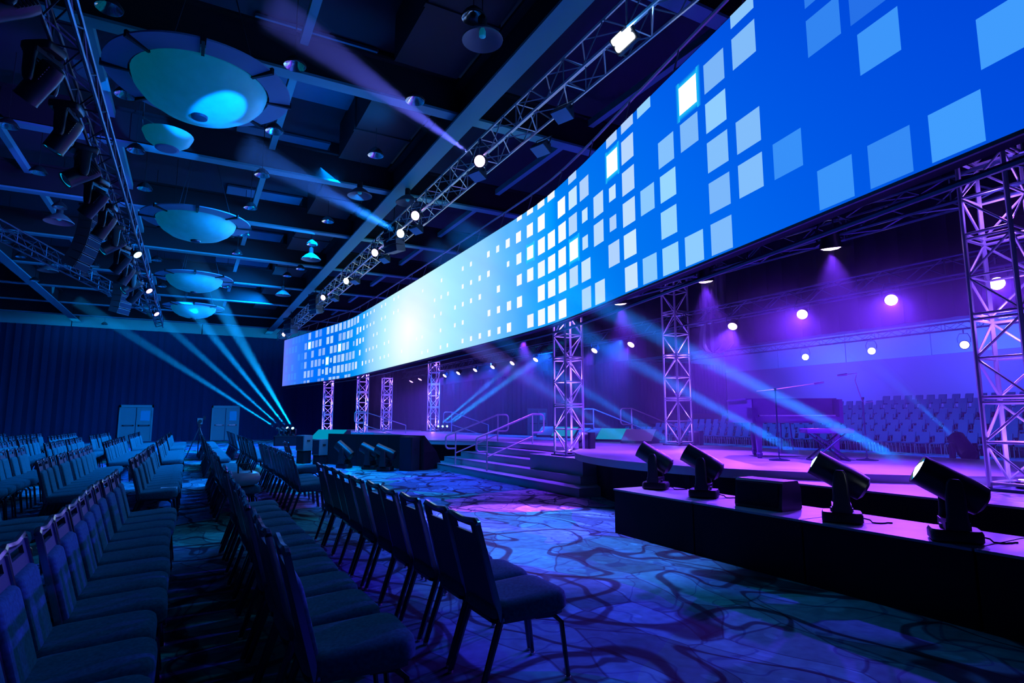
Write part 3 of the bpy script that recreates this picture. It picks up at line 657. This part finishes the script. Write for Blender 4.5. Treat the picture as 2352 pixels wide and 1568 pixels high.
for ri, (rn, rx) in enumerate(ROWX):
    for bi, (bn, y0, y1) in enumerate(BLK):
        k = 0; y = START.get(ri, y0) if bi == 0 else y0 + rng.uniform(-.12, .12)
        while y < y1:
            px, py = proj((rx + .1, y, .9)); qx, qy = proj((rx + .6, y + .2, .45))
            cx_, cy_ = rx + rng.uniform(-.02, .02), y; rot = rng.uniform(-2.2, 2.2)
            if (px > -30 or qx > 0) and not (ri == 7 and bi < 3):
                lb = 'padded banquet chair, %s from the near end, %s of the %s' % (ordn(k), bn, rn)
                if y < 15.2:
                    if proto is None:
                        proto = thing('banquet_chair', lb, 'chair', (cx_, cy_, 0), (0, 0, R(rot)), 'audience banquet chairs')
                        for a, b in PARTS:
                            o = put(b, CM[a], proto)
                            if b == 'leg': put('glide', CM['glide'], o, (.02 if a[0] == 'r' else .58, .2 if a[-1] == 'l' else -.2, 0))
                        c = proto
                    else:
                        c = copy_tree(proto); c.location = (cx_, cy_, 0); c.rotation_euler = (0, 0, R(rot)); c['label'] = lb
                else:
                    c = put('banquet_chair', CM['far'], None, (cx_, cy_, 0), (0, 0, R(rot))); tag(c, lb, 'chair', 'audience banquet chairs')
            y += .445 if ri == 2 else .478; k += 1
# a chair stacked on another in the second block of the front row
c = copy_tree(proto); c.location = (1.55, 11.4, .13); c.rotation_euler = (0, 0, R(3)); c['label'] = 'banquet chair stacked on top of another, standing taller than its front-row neighbours'
# bag left on a second-row seat
p = (.72, 9.6, .485); t = thing('duffel_bag', 'shiny grey duffel bag lying on a second-row chair seat', 'bag', p, (0, 0, R(20)))
build(G().loft([[Vector((x, .17 * f * math.cos(a), .12 + .115 * f * math.sin(a))) for a in [2 * PI * k / 14 for k in range(14)]] for x, f in ((-.24, .25), (-.22, .75), (-.15, .97), (0, 1.0), (.15, .97), (.22, .75), (.24, .25))]), 'body', 'bag', t, True)
build(G().tube([(-.1, -.1, .2), (-.08, -.04, .33), (.08, -.04, .33), (.1, -.1, .2)], .012, 5), 'carry_strap', 'black_rubber', t)
# programme sheets
for k, (x, y, lb) in enumerate(((-1.2, 9.95, 'loose white paper on a fourth-row chair seat'), (-.2, 9.9, 'loose white paper on a third-row chair seat'))):
    tag(build(G().prism(rrect(.21, .30, .004, 1), 0, .003), 'paper_sheet', 'paper', None, False, (x, y, .487)), lb, 'paper')

# ------------------------------------------------------------------ tiered seating behind the stage
tier = []
NR = 8; TX0, TDX, TDZ = 27.0, 1.0, .26
for i in range(1, NR):
    z = TDZ * i; x0 = TX0 - .3 + TDX * i
    t = thing('seating_tier', 'dark seating tier behind the stage, %s step up' % ORD[i - 1], 'platform', (0, 0, 0), group='tiers behind the stage')
    build(G().box(x0, TX0 + TDX * NR + .6, 7, 36, z - TDZ, z - .02), 'riser', 'skirt', t); build(G().box(x0 - .02, TX0 + TDX * NR + .6, 7, 36, z - .02, z), 'tread', 'duct', t)
def tier_chair():
    g = G(); mi = []
    def part(fn, m):
        n0 = len(g.f); fn(); mi.extend([m] * (len(g.f) - n0))
    part(lambda: g.loft([[Vector((x, y, z)) for x, y in rrect(.40 * f, .42 * f, .06, 2)] for z, f in ((.41, .95), (.43, 1), (.46, 1), (.48, .85))]), 0)
    part(lambda: g.loft([[Vector((.2 + .16 * (z - .45) / .45 + dx, y * f, z)) for dx, y in ((-.02, -.18), (.02, -.19), (.02, .19), (-.02, .18))] for z, f in ((.45, 1), (.85, 1), (.90, .94))]), 0)
    for x, dx in ((-.2, -.01), (.2, .06)):
        for s in (-1, 1): part(lambda: g.tube([(x, s * .21, .42), (x + dx, s * .22, 0)], .014, 5), 1)
    me = g.mesh('tier_chair', 'tier_fabric'); me.materials.append(MAT['glide']); me.polygons.foreach_set('material_index', mi); return me
tcm = tier_chair()
for i in range(NR):
    y = 9.8 + (i % 2) * .2; k = 0
    while y < 33.5 - i * 2.0:
        c = put('tier_chair', tcm, None, (TX0 + TDX * i + .2, y, TDZ * i), (0, 0, R(rng.uniform(-5, 5))))
        tag(c, 'small chair facing the stage, %s along the %s row of far seating' % (ordn(k), ORD[i]), 'chair', 'chairs on the far tiers'); y += .575; k += 1

# ------------------------------------------------------------------ grand piano, bench, microphones
KU = Vector((1.13, -.73, 0)).normalized(); KV = Vector((.543, .84, 0)).normalized()
A0 = Vector((8.50, 6.93, .8))
PM = Matrix(((KU.x, KV.x, 0, A0.x), (KU.y, KV.y, 0, A0.y), (0, 0, 1, A0.z), (0, 0, 0, 1)))
t = thing('grand_piano', 'purple-lit shell grand piano with closed lid on the stage', 'piano', M=PM)
out = [(-.04, .0), (1.46, .0), (1.46, .55), (1.38, .85), (1.05, 1.05), (.85, 1.35), (.5, 1.5), (.1, 1.5), (-.04, 1.42)]
build(G().prism(out, .60, .66), 'bottom_board', 'piano', t)
wall = [(x, y) for x, y in out]
g = G(); n = len(out); cxm, cym = .6, .7
ins = [(x + (cxm - x) * .05, y + (cym - y) * .05) for x, y in out]
for i in range(1, n):
    j = (i + 1) % n; (a, b), (c, d_), (e, f_), (g1, h1) = out[i], out[j], ins[j], ins[i]
    g.loft([[Vector((a, b, z)), Vector((c, d_, z)), Vector((e, f_, z)), Vector((g1, h1, z))] for z in (.66, 1.0)])
build(g, 'rim', 'piano', t)
build(G().prism([(x, y) for x, y in [(-.06, .28)] + [(x * 1.02 - .01, y * 1.01) for x, y in out[2:]] + [(-.06, 1.43)]] if False else [(-.06, .25), (1.48, .25), (1.48, .56), (1.40, .87), (1.06, 1.07), (.86, 1.37), (.5, 1.52), (.1, 1.52), (-.06, 1.43)], 1.0, 1.025), 'lid', 'piano', t)
build(G().box(.02, 1.40, .24, .27, .72, 1.0), 'fallboard', 'piano', t)
build(G().box(.0, 1.42, -.02, .02, .63, .70), 'key_slip', 'piano', t)
for s in (0, 1): build(G().box(-.04 + 1.44 * s, .06 + 1.40 * s, 0, .28, .66, .86), 'cheek_block', 'piano', t)
kb = build(G().box(.07, 1.36, .02, .24, .70, .715), 'keybed', 'piano', t)
for k in range(44): build(G().box(.085 + .0288 * k, .085 + .0288 * k + .026, .03, .20, .715, .735), 'key', 'piano_key', kb)
leg = G().loft([[Vector((x, y, z)) for x, y in rrect(sz, sz, .01, 1)] for z, sz in ((0, .06), (.08, .09), (.10, .065), (.12, .07), (.5, .11), (.60, .13))]).mesh('leg', 'piano', False)
for x, y in ((.08, .1), (1.36, .1), (.35, 1.2)): put('leg', leg, t, (x, y, 0))
build(G().tube([(.62, .55, .6), (.6, .5, .1)], .012, 6).tube([(.78, .55, .6), (.8, .5, .1)], .012, 6).box(.55, .85, .42, .56, .06, .12), 'pedal_lyre', 'piano', t)
bc = A0 + KU * .98 - KV * .42
BM = Matrix(((KU.x, KV.x, 0, bc.x), (KU.y, KV.y, 0, bc.y), (0, 0, 1, .8), (0, 0, 0, 1)))
t = thing('piano_bench', 'padded piano bench with crossed metal legs', 'bench', M=BM)
build(G().loft([[Vector((x, y, z)) for x, y in rrect(.74 * f, .34 * f, .03, 2)] for z, f in ((.44, .97), (.46, 1), (.50, 1), (.515, .95))]), 'seat_pad', 'piano', t, True)
for s in (-1, 1):
    for e in (-1, 1): build(G().tube([(-.25 * e, s * .12, .44), (.27 * e, s * .12, .02)], .016, 6), 'leg', 'dark_steel', t)
for e in (-1, 1): build(G().tube([(.27 * e, -.15, .018), (.27 * e, .15, .018)], .018, 6), 'foot_bar', 'dark_steel', t)
def mic_stand(px, py, boom, label, h=1.15):
    p = onz(px, py, .8); t = thing('microphone_stand', label, 'microphone stand', p)
    build(G().lathe([(.16, 0), (.16, .012), (.03, .03), (.02, .04)], 18), 'base', 'dark_steel', t, True); build(G().tube([(0, 0, .03), (0, 0, h)], .011, 7), 'pole', 'dark_steel', t)
    b = build(G().tube(boom, .008, 6), 'boom_arm', 'rail', t); e, e0 = Vector(boom[-1]), Vector(boom[-2]); d = (e - e0).normalized()
    build(G().tube([e, e + d * .05, e + d * .16], .022, 8, True, .014), 'microphone', 'chrome', b, True); build(G().lathe([(.02, h - .02), (.025, h + .02)], 8), 'clutch', 'black_plastic', t)
u = KU
mic_stand(1790, 1057, [tuple(-u * .30 + ZV * (1.12)), tuple(ZV * 1.15), tuple(u * .62 + ZV * 1.24)], 'round-base microphone stand in front of the piano, boom over the lid')
mic_stand(1992, 1057, [tuple(u * .16 + ZV * .95), tuple(ZV * .93), tuple(-u * .1 + ZV * 1.3), tuple(-u * .06 + ZV * 1.42), tuple(-u * .22 + ZV * 1.40)], 'round-base microphone stand beside the piano bench, gooseneck boom', 1.0)

# ------------------------------------------------------------------ floor units at the stage front
t = thing('masking_flat', 'black fabric masking flat standing on the carpet in front of the stage', 'masking flat', (0, 0, 0))
P0, P1, P2 = Vector((4.0, 19.9, 0)), Vector((5.95, 16.35, 0)), Vector((7.2, 16.9, 0))
d = (P1 - P0).normalized(); nrm = Vector((-d.y, d.x, 0))
for k in range(3):
    a = P0 + (P1 - P0) * k / 3; b = P0 + (P1 - P0) * (k + 1) / 3 - d * .012
    build(G().prism([(a.x, a.y), (b.x, b.y), (b.x + .06, b.y + .03), (a.x + .06, a.y + .03)], 0, .98), 'flat_panel', 'skirt', t)
build(G().loft([[P1 + Vector((0, 0, z)), P1 + Vector((.03, .05, z)), P1 + Vector((.03, .05, z)), P1 + Vector((0, 0, z))] if False else [P1 + Vector((0.0, 0, z)), P1 + Vector((.05, 0, z)), P1 + (P2 - P1) * f + Vector((.02, .05, z)), P1 + (P2 - P1) * f + Vector((-.02, .05, z))] for z, f in ((0, .62), (.5, .42), (.98, .05))]), 'side_panel', 'skirt', t)
for k, (px, py, ln, tl) in enumerate(((798, 1074, 'lens_off', 38), (857, 1077, 'lens_off', 25), (893, 1081, 'lens_off', 22))):
    p = onz(px, py, 0); moving_head((p.x - .1, p.y, 0), R(140), R(tl), ln, 'dark moving head on the carpet before the masking flat, %s from the far end' % ORD[k], 1.0, group='floor moving heads')
def cabinet(px, py, w, dp, h, label, yaw, m='speaker_grey', z0=0, name='speaker_box', lift=0):
    p = onz(px, py, z0); t = thing(name, label, 'speaker', (p.x, p.y, z0), (0, 0, R(yaw)), group='floor speakers')
    if lift: build(G().box(-dp / 2 + .03, dp / 2 - .03, -w / 2 + .03, w / 2 - .03, -lift, 0), 'plinth', 'skirt', t); t.location.z = lift
    build(G().loft([[Vector((x, y, z)) for x, y in rrect(dp, w, .02, 1)] for z in (0, h)]), 'cabinet', m, t)
    build(G().box(-dp / 2 - .012, -dp / 2 - .001, -w / 2 + .03, w / 2 - .03, .03, h - .03), 'grille', 'mask', t); build(G().box(-.06, .06, -w / 2 - .015, -w / 2 - .001, h * .6, h * .6 + .05), 'handle', 'black_rubber', t)
cabinet(940, 1080, .45, .4, .95, 'black speaker box at the end of the masking flat, nearest the steps', 35, 'black_plastic')
cabinet(697, 1064, .4, .36, .5, 'grey speaker box on a dark plinth left of the masking flat', 30, lift=.42); cabinet(734, 1066, .36, .36, .5, 'grey speaker box on a dark plinth touching the masking flat', 30, lift=.3)
def wedge(p, label, yaw, w=1.0, m='wedge_top', mon=False):
    t = thing('monitor_wedge', label, 'monitor', p, (0, 0, R(yaw)), group='stage monitors')
    build(G().loft([[Vector((x, y, z)) for x, z in ((-.3, 0), (-.28, .06), (.12, .36), (.28, .36), (.3, 0))] for y in (-w / 2, w / 2)]), 'cabinet', 'black_plastic', t)
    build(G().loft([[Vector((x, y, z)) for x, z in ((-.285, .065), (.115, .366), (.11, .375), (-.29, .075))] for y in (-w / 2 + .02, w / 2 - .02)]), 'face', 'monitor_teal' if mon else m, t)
for px, py, w_, yw, mon, lb in ((1268, 1003, 1.0, 28, False, 'pale monitor wedge seen between the handrails'), (1300, 1005, .9, 28, True, 'teal-lit monitor wedge behind the front tower'), (1362, 1011, 1.0, 28, False, 'pale monitor wedge just beyond the front tower'),
                                (1412, 1013, 1.0, 28, True, 'glowing teal monitor wedge between the looped handrails'), (1470, 1017, .9, 28, False, 'dark monitor wedge beside the rear tower')):
    p = onz(px, py, .8); wedge((p.x, p.y, .8), lb, yw, w_, mon=mon)
p = onz(742, 1010, .75); wedge((4.2, 20.6, .72), 'teal-lit confidence monitor beside the masking flat', 35, 1.3, mon=True)
t = thing('monitor_stand', 'dark stand under the teal confidence monitor', 'stand', (4.2, 20.6, 0)); build(G().box(-.28, .28, -.6, .6, 0, .72), 'body', 'black_plastic', t)
for px, py, lb in ((1340, 1030, 'small dark speaker box beside the front truss tower base'), (1593, 1022, 'purple-lit round stool speaker at the rear tower base'), (972, 990, 'small dark speaker beside the far rear tower')):
    p = onz(px, py, .8); t = thing('stage_speaker', lb, 'speaker', (p.x + .1, p.y, .8), (0, 0, R(25))); h = .36
    build(G().loft([[Vector((x, y, z)) for x, y in rrect(.3, .3, .04, 2)] for z in (0, h)]), 'cabinet', 'cloth_glossy' if px == 1593 else 'black_plastic', t); build(G().box(-.162, -.151, -.12, .12, .04, h - .04), 'grille', 'mask', t)
# video camera on tripod in the far aisle
t = thing('video_camera', 'video camera on a tripod standing in the far aisle', 'camera', (.35, 26, 0))
for k in range(3): a = R(90 + 120 * k); build(G().tube([(0, 0, 1.15), (.45 * math.cos(a), .45 * math.sin(a), 0)], .022, 6), 'tripod_leg', 'dark_steel', t)
build(G().box(-.09, .09, -.28, .25, 1.25, 1.48).box(-.05, .05, -.05, .05, 1.15, 1.25), 'camera_body', 'speaker_grey', t); build(G().lathe([(.06, 0), (.07, .22)], 12, Matrix.Translation((.0, -.28, 1.36)) @ Matrix.Rotation(PI / 2, 4, 'X')), 'camera_lens', 'black_plastic', t, True)
build(G().box(.12, .2, .1, .3, 1.42, 1.56), 'viewfinder', 'black_plastic', t)

# ------------------------------------------------------------------ ceiling fittings
def dish(k, y):
    t = thing('bowl_pendant', 'large glowing glass bowl ceiling light with ring of panels, %s from the camera' % ORD[k], 'ceiling light', (-.16, y, 6.70), group='bowl ceiling lights'); t.scale = (.88, .88, .92)
    build(G().lathe([(1.10, .02), (1.05, -.12), (.92, -.27), (.7, -.41), (.4, -.50), (.13, -.535), (.13, -.52), (.4, -.485), (.7, -.39), (1.08, .02)], 40, cap=False), 'glass_bowl', 'alabaster', t, True)
    build(G().lathe([(.05, -.60), (.13, -.575), (.14, -.53), (.06, -.53)], 20), 'finial', 'dark_steel', t, True)
    n = 8
    for i in range(n):
        a0, a1 = 2 * PI * i / n + .03, 2 * PI * (i + 1) / n - .03; g = G(); rings = []
        for q in range(9):
            a = a0 + (a1 - a0) * q / 8; c, s = math.cos(a), math.sin(a)
            rings.append([Vector((r * c, r * s, z)) for r, z in ((1.13, .0), (1.50, .03), (1.50, .06), (1.13, .03))])
        build(g.loft(rings), 'ring_panel', 'ring_panel', t)
        a = 2 * PI * i / n; build(G().box(1.02, 1.53, -.025, .025, -.02, .09, Matrix.Rotation(a, 4, 'Z')), 'ring_bracket', 'black_plastic', t)
    for i in range(3): a = 2 * PI * i / 3; build(G().tube([(1.0 * math.cos(a), 1.0 * math.sin(a), .05), (.3 * math.cos(a), .3 * math.sin(a), 2.38)], .012, 5), 'hanging_rod', 'dark_steel', t)
for k, y in enumerate((10.05, 17.5, 24.9, 31.6)): dish(k, y)
p = onz(385, 328, 6.5); t = thing('bowl_lamp', 'small teal bowl lamp hanging beside the first big bowl light', 'ceiling light', p)
build(G().lathe([(.42, .16), (.36, .03), (.24, -.06), (.1, -.1), (.1, -.085), (.24, -.045), (.35, .035), (.40, .16)], 24, cap=False), 'bowl', 'alabaster', t, True)
build(G().lathe([(.16, -.13), (.2, -.12), (.2, -.11)], 18), 'base_disc', 'ring_panel', t); build(G().tube([(-.4, 0, .16), (-.42, 0, .4), (-.2, 0, .3), (.1, 0, .27), (.4, 0, .16)], .012, 6), 'cable', 'ring_panel', t, True)
build(G().tube([(-.41, 0, .35), (-.41, 0, ZC - p.z)], .01, 5), 'stem', 'duct', t)
cup = G().lathe([(.001, .13), (.06, .12), (.12, .07), (.165, .0), (.175, -.004), (.175, .012), (.13, .085), (.07, .14), (.001, .15)], 18, cap=False).mesh('reflector', 'chrome', True)
cupo = G().lathe([(.178, .012), (.185, .02), (.14, .09), (.07, .16), (.001, .17)], 18, cap=False).mesh('housing', 'duct', True)
CUPS = [(1088, 42), (677, 152), (953, 232), (630, 302), (602, 403), (863, 357), (288, 219), (332, 434), (88, 397), (137, 477), (575, 478), (545, 583), (400, 488), (560, 540), (354, 508), (360, 598), (753, 509), (717, 562), (660, 634), (690, 618), (240, 745), (48, 590), (12, 555), (218, 612), (238, 645), (80, 645), (520, 660), (372, 658), (18, 290), (312, 347), (250, 20)]
YB = [-5, 1.2, 5.8, 10.4, 15.0, 19.5, 24.1, 28.8, 33.4, 38.0, 42.4, 60]
cl = {}
for px, py in CUPS:
    p = onz(px, py, 7.3); cl.setdefault(max(i for i in range(len(YB)) if YB[i] <= p.y), []).append(p)
for bay in sorted(cl):
    for k, p in enumerate(sorted(cl[bay], key=lambda q: -q.x)):
        t = thing('ceiling_downlight', 'small chrome downlight in the %s ceiling bay, %s from the screen truss' % (ORD[max(0, bay - 2)], ORD[k]), 'ceiling light', p, group='can downlights')
        put('reflector', cup, t); put('housing', cupo, t); build(G().tube([(0, 0, .16), (0, 0, (7.95 if 2.85 < p.x < 4.15 else ZC) - p.z)], .008, 5), 'stem', 'duct', t)
hb = G().lathe([(.001, .2), (.06, .19), (.17, .12), (.29, .0), (.30, -.006), (.305, .012), (.18, .135), (.07, .21), (.001, .22)], 28, cap=False).mesh('shade', 'speaker_grey', True)
HB = sorted(((1108, 93, 1), (826, 450, 1), (936, 466, 1), (714, 596, 1.1), (650, 678, 1.1), (110, 622, 1.1), (205, 632, 1.1), (135, 510, 1.2)), key=lambda q: onz(q[0], q[1], 7.0).y)
for k, (px, py, sc_) in enumerate(HB):
    p = onz(px, py, 7.0); t = thing('high_bay_lamp', 'open bell-shaped high bay lamp under the ceiling, %s from the camera' % ORD[k], 'ceiling light', p, group='high bay lamps'); t.scale = (sc_,) * 3
    put('shade', hb, t); build(G().lathe([(.05, .2), (.07, .22), (.07, .36), (.04, .4)], 12), 'ballast', 'duct', t); build(G().lathe([(.001, .03), (.05, .06), (.05, .14), (.03, .19)], 10), 'bulb', 'alabaster', t, True); build(G().tube([(0, 0, .4), (0, 0, (ZC - p.z) / sc_)], .008, 5), 'stem', 'duct', t)
# fixtures on the left truss
for k in range(11):
    y = 6.2 + k * 1.35 + (.3 if k > 6 else 0); moving_head((-1.62, y, 5.445), R((200, 150, 170)[k % 3]), R(-40 - 12 * (k % 3)), 'lens_off', 'dark moving head hanging from the left seating truss, %s from the camera' % ORD[k], .8, True, 'heads on the left truss')
for k in range(9):
    y = 6.8 + k * 2.2; par((-1.29, y, 5.2), (3, y - 3, 0), 'lamp_cyan' if k in (0, 4) else 'lamp_purple', 'small lamp under the left seating truss, %s from the camera' % ORD[k], .8, 'lamps on the left truss') if k in (4, 6, 8) else None
def line_array(px, py, z, n, label, yaw, k_=1.0):
    p = onz(px, py, z); t = thing('line_array', label, 'speaker', p, (0, 0, R(yaw)), group='hanging line arrays')
    a = 0; x = zz = 0; t.scale = (k_,) * 3
    for i in range(n):
        M = Matrix.Translation((x, 0, zz)) @ Matrix.Rotation(a, 4, 'Y'); build(G().box(-.22, .2, -.38, .38, -.24, 0, M), 'cabinet', 'speaker_grey', t); build(G().box(.2, .215, -.36, .36, -.22, -.02, M), 'grille', 'mask', t)
        x += -math.sin(a) * .26; zz -= math.cos(a) * .26; a += R(2 + 3 * i / n * 2)
    build(G().box(-.3, .3, -.3, .3, .02, .1).tube([(0, 0, .1), (0, 0, (ZC - p.z) / k_)], .02, 5), 'rigging_frame', 'dark_steel', t)
line_array(285, 655, 5.6, 5, 'hanging line array speaker at the far end of the left truss', -30, .7); line_array(215, 480, 5.6, 8, 'long hanging line array speaker beside the left truss', -20, .6)
line_array(905, 520, 7.0, 4, 'dark hanging speaker cluster above the screen truss, mid room', 200, .75); line_array(725, 680, 7.0, 4, 'dark hanging speaker cluster above the screen truss, further off', 200, .8)
line_array(668, 735, 6.9, 3, 'lavender-lit hanging speaker at the far end of the screen truss', 200)
# slanted flood lamps along the screen truss
fl = G().loft([[Vector((x, y, z)) for x, z in ((-.12, 0), (.14, 0), (.06, .16), (-.06, .16))] for y in (-.16, .16)]).mesh('hood', 'dark_steel')
for k, (px, py) in enumerate(((1290, 265), (1240, 345), (1095, 405), (955, 530), (882, 598), (815, 648), (768, 688), (735, 713))):
    p = onz(px, py, 6.35); t = thing('flood_light', 'dark flood lamp hanging on the stage side of the screen truss, %s in line' % ORD[k], 'stage light', p, (0, R(25), R(20)), 'flood lamps beside the screen truss')
    put('hood', fl, t); build(G().box(-.11, .13, -.15, .15, -.012, -.001), 'glass', 'ring_panel', t); build(G().tube([(0, -.18, .08), (0, -.18, .3), (0, .18, .3), (0, .18, .08)], .012, 5), 'bracket', 'dark_steel', t)
# swagged black drape bundle at the rear tower
p = onx(1640, 690, 11.45); SCALE_D = .62
t = thing('gathered_drape', 'gathered satin drape bundle hanging behind the rear tower', 'drape', (p.x, p.y, 3.1)); rg = []
for z, wd in ((0, .1), (.06, .5), (.2, .75), (.5, .7), (.9, .5), (1.4, .45), (2.2, .5)):
    rg.append([Vector((.14 * math.cos(a) + .05 * math.sin(9 * a), wd * SCALE_D * math.sin(a) + .04 * math.sin(11 * a), z + .05 * math.sin(5 * a) * (z > 0))) for a in [2 * PI * q / 40 for q in range(40)]])
build(G().loft(rg), 'cloth', 'cloth_glossy', t, True)

# ------------------------------------------------------------------ lights for the beams and washes
CONES = []
def beam(p, q, col, pw, an, rad=.03):
    d = (q - p).normalized(); spot('beam_light', p + d * .34, q, col, pw, an, .3, rad); CONES.append((p + d * .32, q, an * .96))
for k, (p, q) in enumerate(BEAMS):
    if k < 4: beam(p, q, CYAN, (9000, 12000, 22000, 32000)[k], 4.2, .04)
    elif k < 8: beam(p, q, (.0, .33, 1.0), 90000, 3.2)
    elif k < 11: beam(p, q, (.0, .33, 1.0), 40000, 1.9)
    else: beam(p, q, CYAN, 6000, 4.5)
for k, (p, dst) in enumerate(DST):
    spot('truss_lamp', p + (dst - p).normalized() * .1, dst, (.01, .22, 1.0), (60, 150, 200, 400, 500, 500, 500, 500)[k], 75, .6)
# tilted spots that rake the ceiling from the screen truss
p = onz(1103, 370, 6.45); q = onz(620, 20, 6.9); beam(p, q, (.12, .14, 1.0), 7000, 8)
p = onz(921, 536, 6.45); q = onz(560, 340, 7.0); beam(p, q, (.03, .18, 1.0), 7000, 9)
# added blue fill over the auditorium, without fixtures of its own
for y, pw in ((15, 650), (20, 950), (26, 950), (32, 900)): area('added_house_fill', (3.6, y, 7.2), (-1.0, y + 3, 0), (.0, .26, 1.0), pw, 1.2, 3.0, 140)
for y in (12, 20, 28, 36): area('added_ceiling_fill', (2.6, y, 6.7), (.2, y + .5, 8.9), (.0, .26, 1.0), 28, .6, 2.5)  # unseen uplights added to brighten the ceiling beams
area('added_band_fill', (0, 43.2, 6.6), (0, 45, 7.7), (.0, .42, .9), 90, 16, .3)  # no cove lamp here; light added to lift the far wall band
for y in (12, 21, 30): area('added_tier_fill', (23.5, y, 6.2), (29, y + 1, 1), (.05, .16, 1.0), 700, 1.2, 2.5)  # added fill that brightens the tiered seats
spot('carpet_wash', (4.9, 13.0, 6.3), (4.2, 7.3, 0), (.30, .14, 1.0), 11000, 27, .35)
for y in (13.5, 17.5, 22, 26): spot('added_stage_fill', (11.0, y, 3.75), (12.6, y + 5.5, .4), (.01, .10, 1.0), 2200, 80, .7)  # extra blue spots added to turn the backdrop haze bluer
spot('added_step_fill', (8.1, 14.2, 3.6), (7.0, 13.2, .2), PURPLE, 900, 80, .7)  # spot added to brighten the steps, no fixture behind it
for y in (2.0, 3.2, 4.4, 5.6): spot('added_riser_fill', (7.9, y + .9, 3.95), (5.4, y, .56), PURPLE, 640, 19, .5)  # extra spots added to brighten the riser tops in purple
spot('left_accent', (-1.5, 12.2, 6.0), (-3.4, 15.0, 7.5), (.14, .08, 1.0), 260, 70, .6)
spot('left_accent', (-1.5, 16.5, 6.0), (-3.6, 19.5, 7.5), (.14, .08, 1.0), 300, 70, .6)
for y in (8, 20, 32): area('added_far_wall_fill', (45, y, 5.8), (51, y + 1, 6.2), (.08, .10, 1.0), 1500, 3, 1)  # added lights that raise the far right wall, no lamps there
for y, pw in ((6.5, 350), (12.5, 1100), (17, 1600)): spot('added_floor_fill', (4.9, y + 1.5, 6.3), (4.0, y, 0), (.0, .22, 1.0), pw, 54, .8)  # broad blue spots added to lift the carpet

# ------------------------------------------------------------------ haze
def haze_mat(name, dens, aniso=.2):
    m = bpy.data.materials.new(name); m.use_nodes = True; nt = m.node_tree; nt.nodes.clear()
    v = nt.nodes.new('ShaderNodeVolumeScatter'); v.inputs['Color'].default_value = (.9, .92, 1, 1); v.inputs['Density'].default_value = dens; v.inputs['Anisotropy'].default_value = aniso
    o = nt.nodes.new('ShaderNodeOutputMaterial'); nt.links.new(v.outputs[0], o.inputs['Volume']); MAT[name] = m; return m
haze_mat('haze_thin', .03); haze_mat('haze_beam', .10)
hz = build(G().box(7.95, 13.3, -2.4, 33, .83, 4.1), 'haze', 'haze_thin'); hz['kind'] = 'stuff'; tag(hz, 'thin theatrical haze hanging over the stage', 'haze')
def haze_cone(p, q, r0, r1, label):
    p, q = Vector(p), Vector(q); d = q - p; Q = d.to_track_quat('Z', 'Y').to_matrix().to_4x4()
    o = build(G().lathe([(r0, 0), (r1, d.length)], 16, Matrix.Translation(p) @ Q), 'haze_plume', 'haze_beam'); o['kind'] = 'stuff'; tag(o, label, 'haze', 'haze plumes in the light beams')
BN = ['the first front riser head', 'the second front riser head', 'the third front riser head', 'the large front riser head', 'the first far pedestal lamp', 'the second far pedestal lamp', 'the third far pedestal lamp', 'the fourth far pedestal lamp',
      'the first rear tower lamp', 'the second rear tower lamp', 'the third rear tower lamp', 'the head behind the stage', 'the violet screen truss lamp', 'the white screen truss lamp']
for k, (p, q, an) in enumerate(CONES):
    L = (q - p).length; haze_cone(p, q, .08, .06 + L * math.tan(R(an / 2)), 'haze lit by the beam of ' + BN[k])
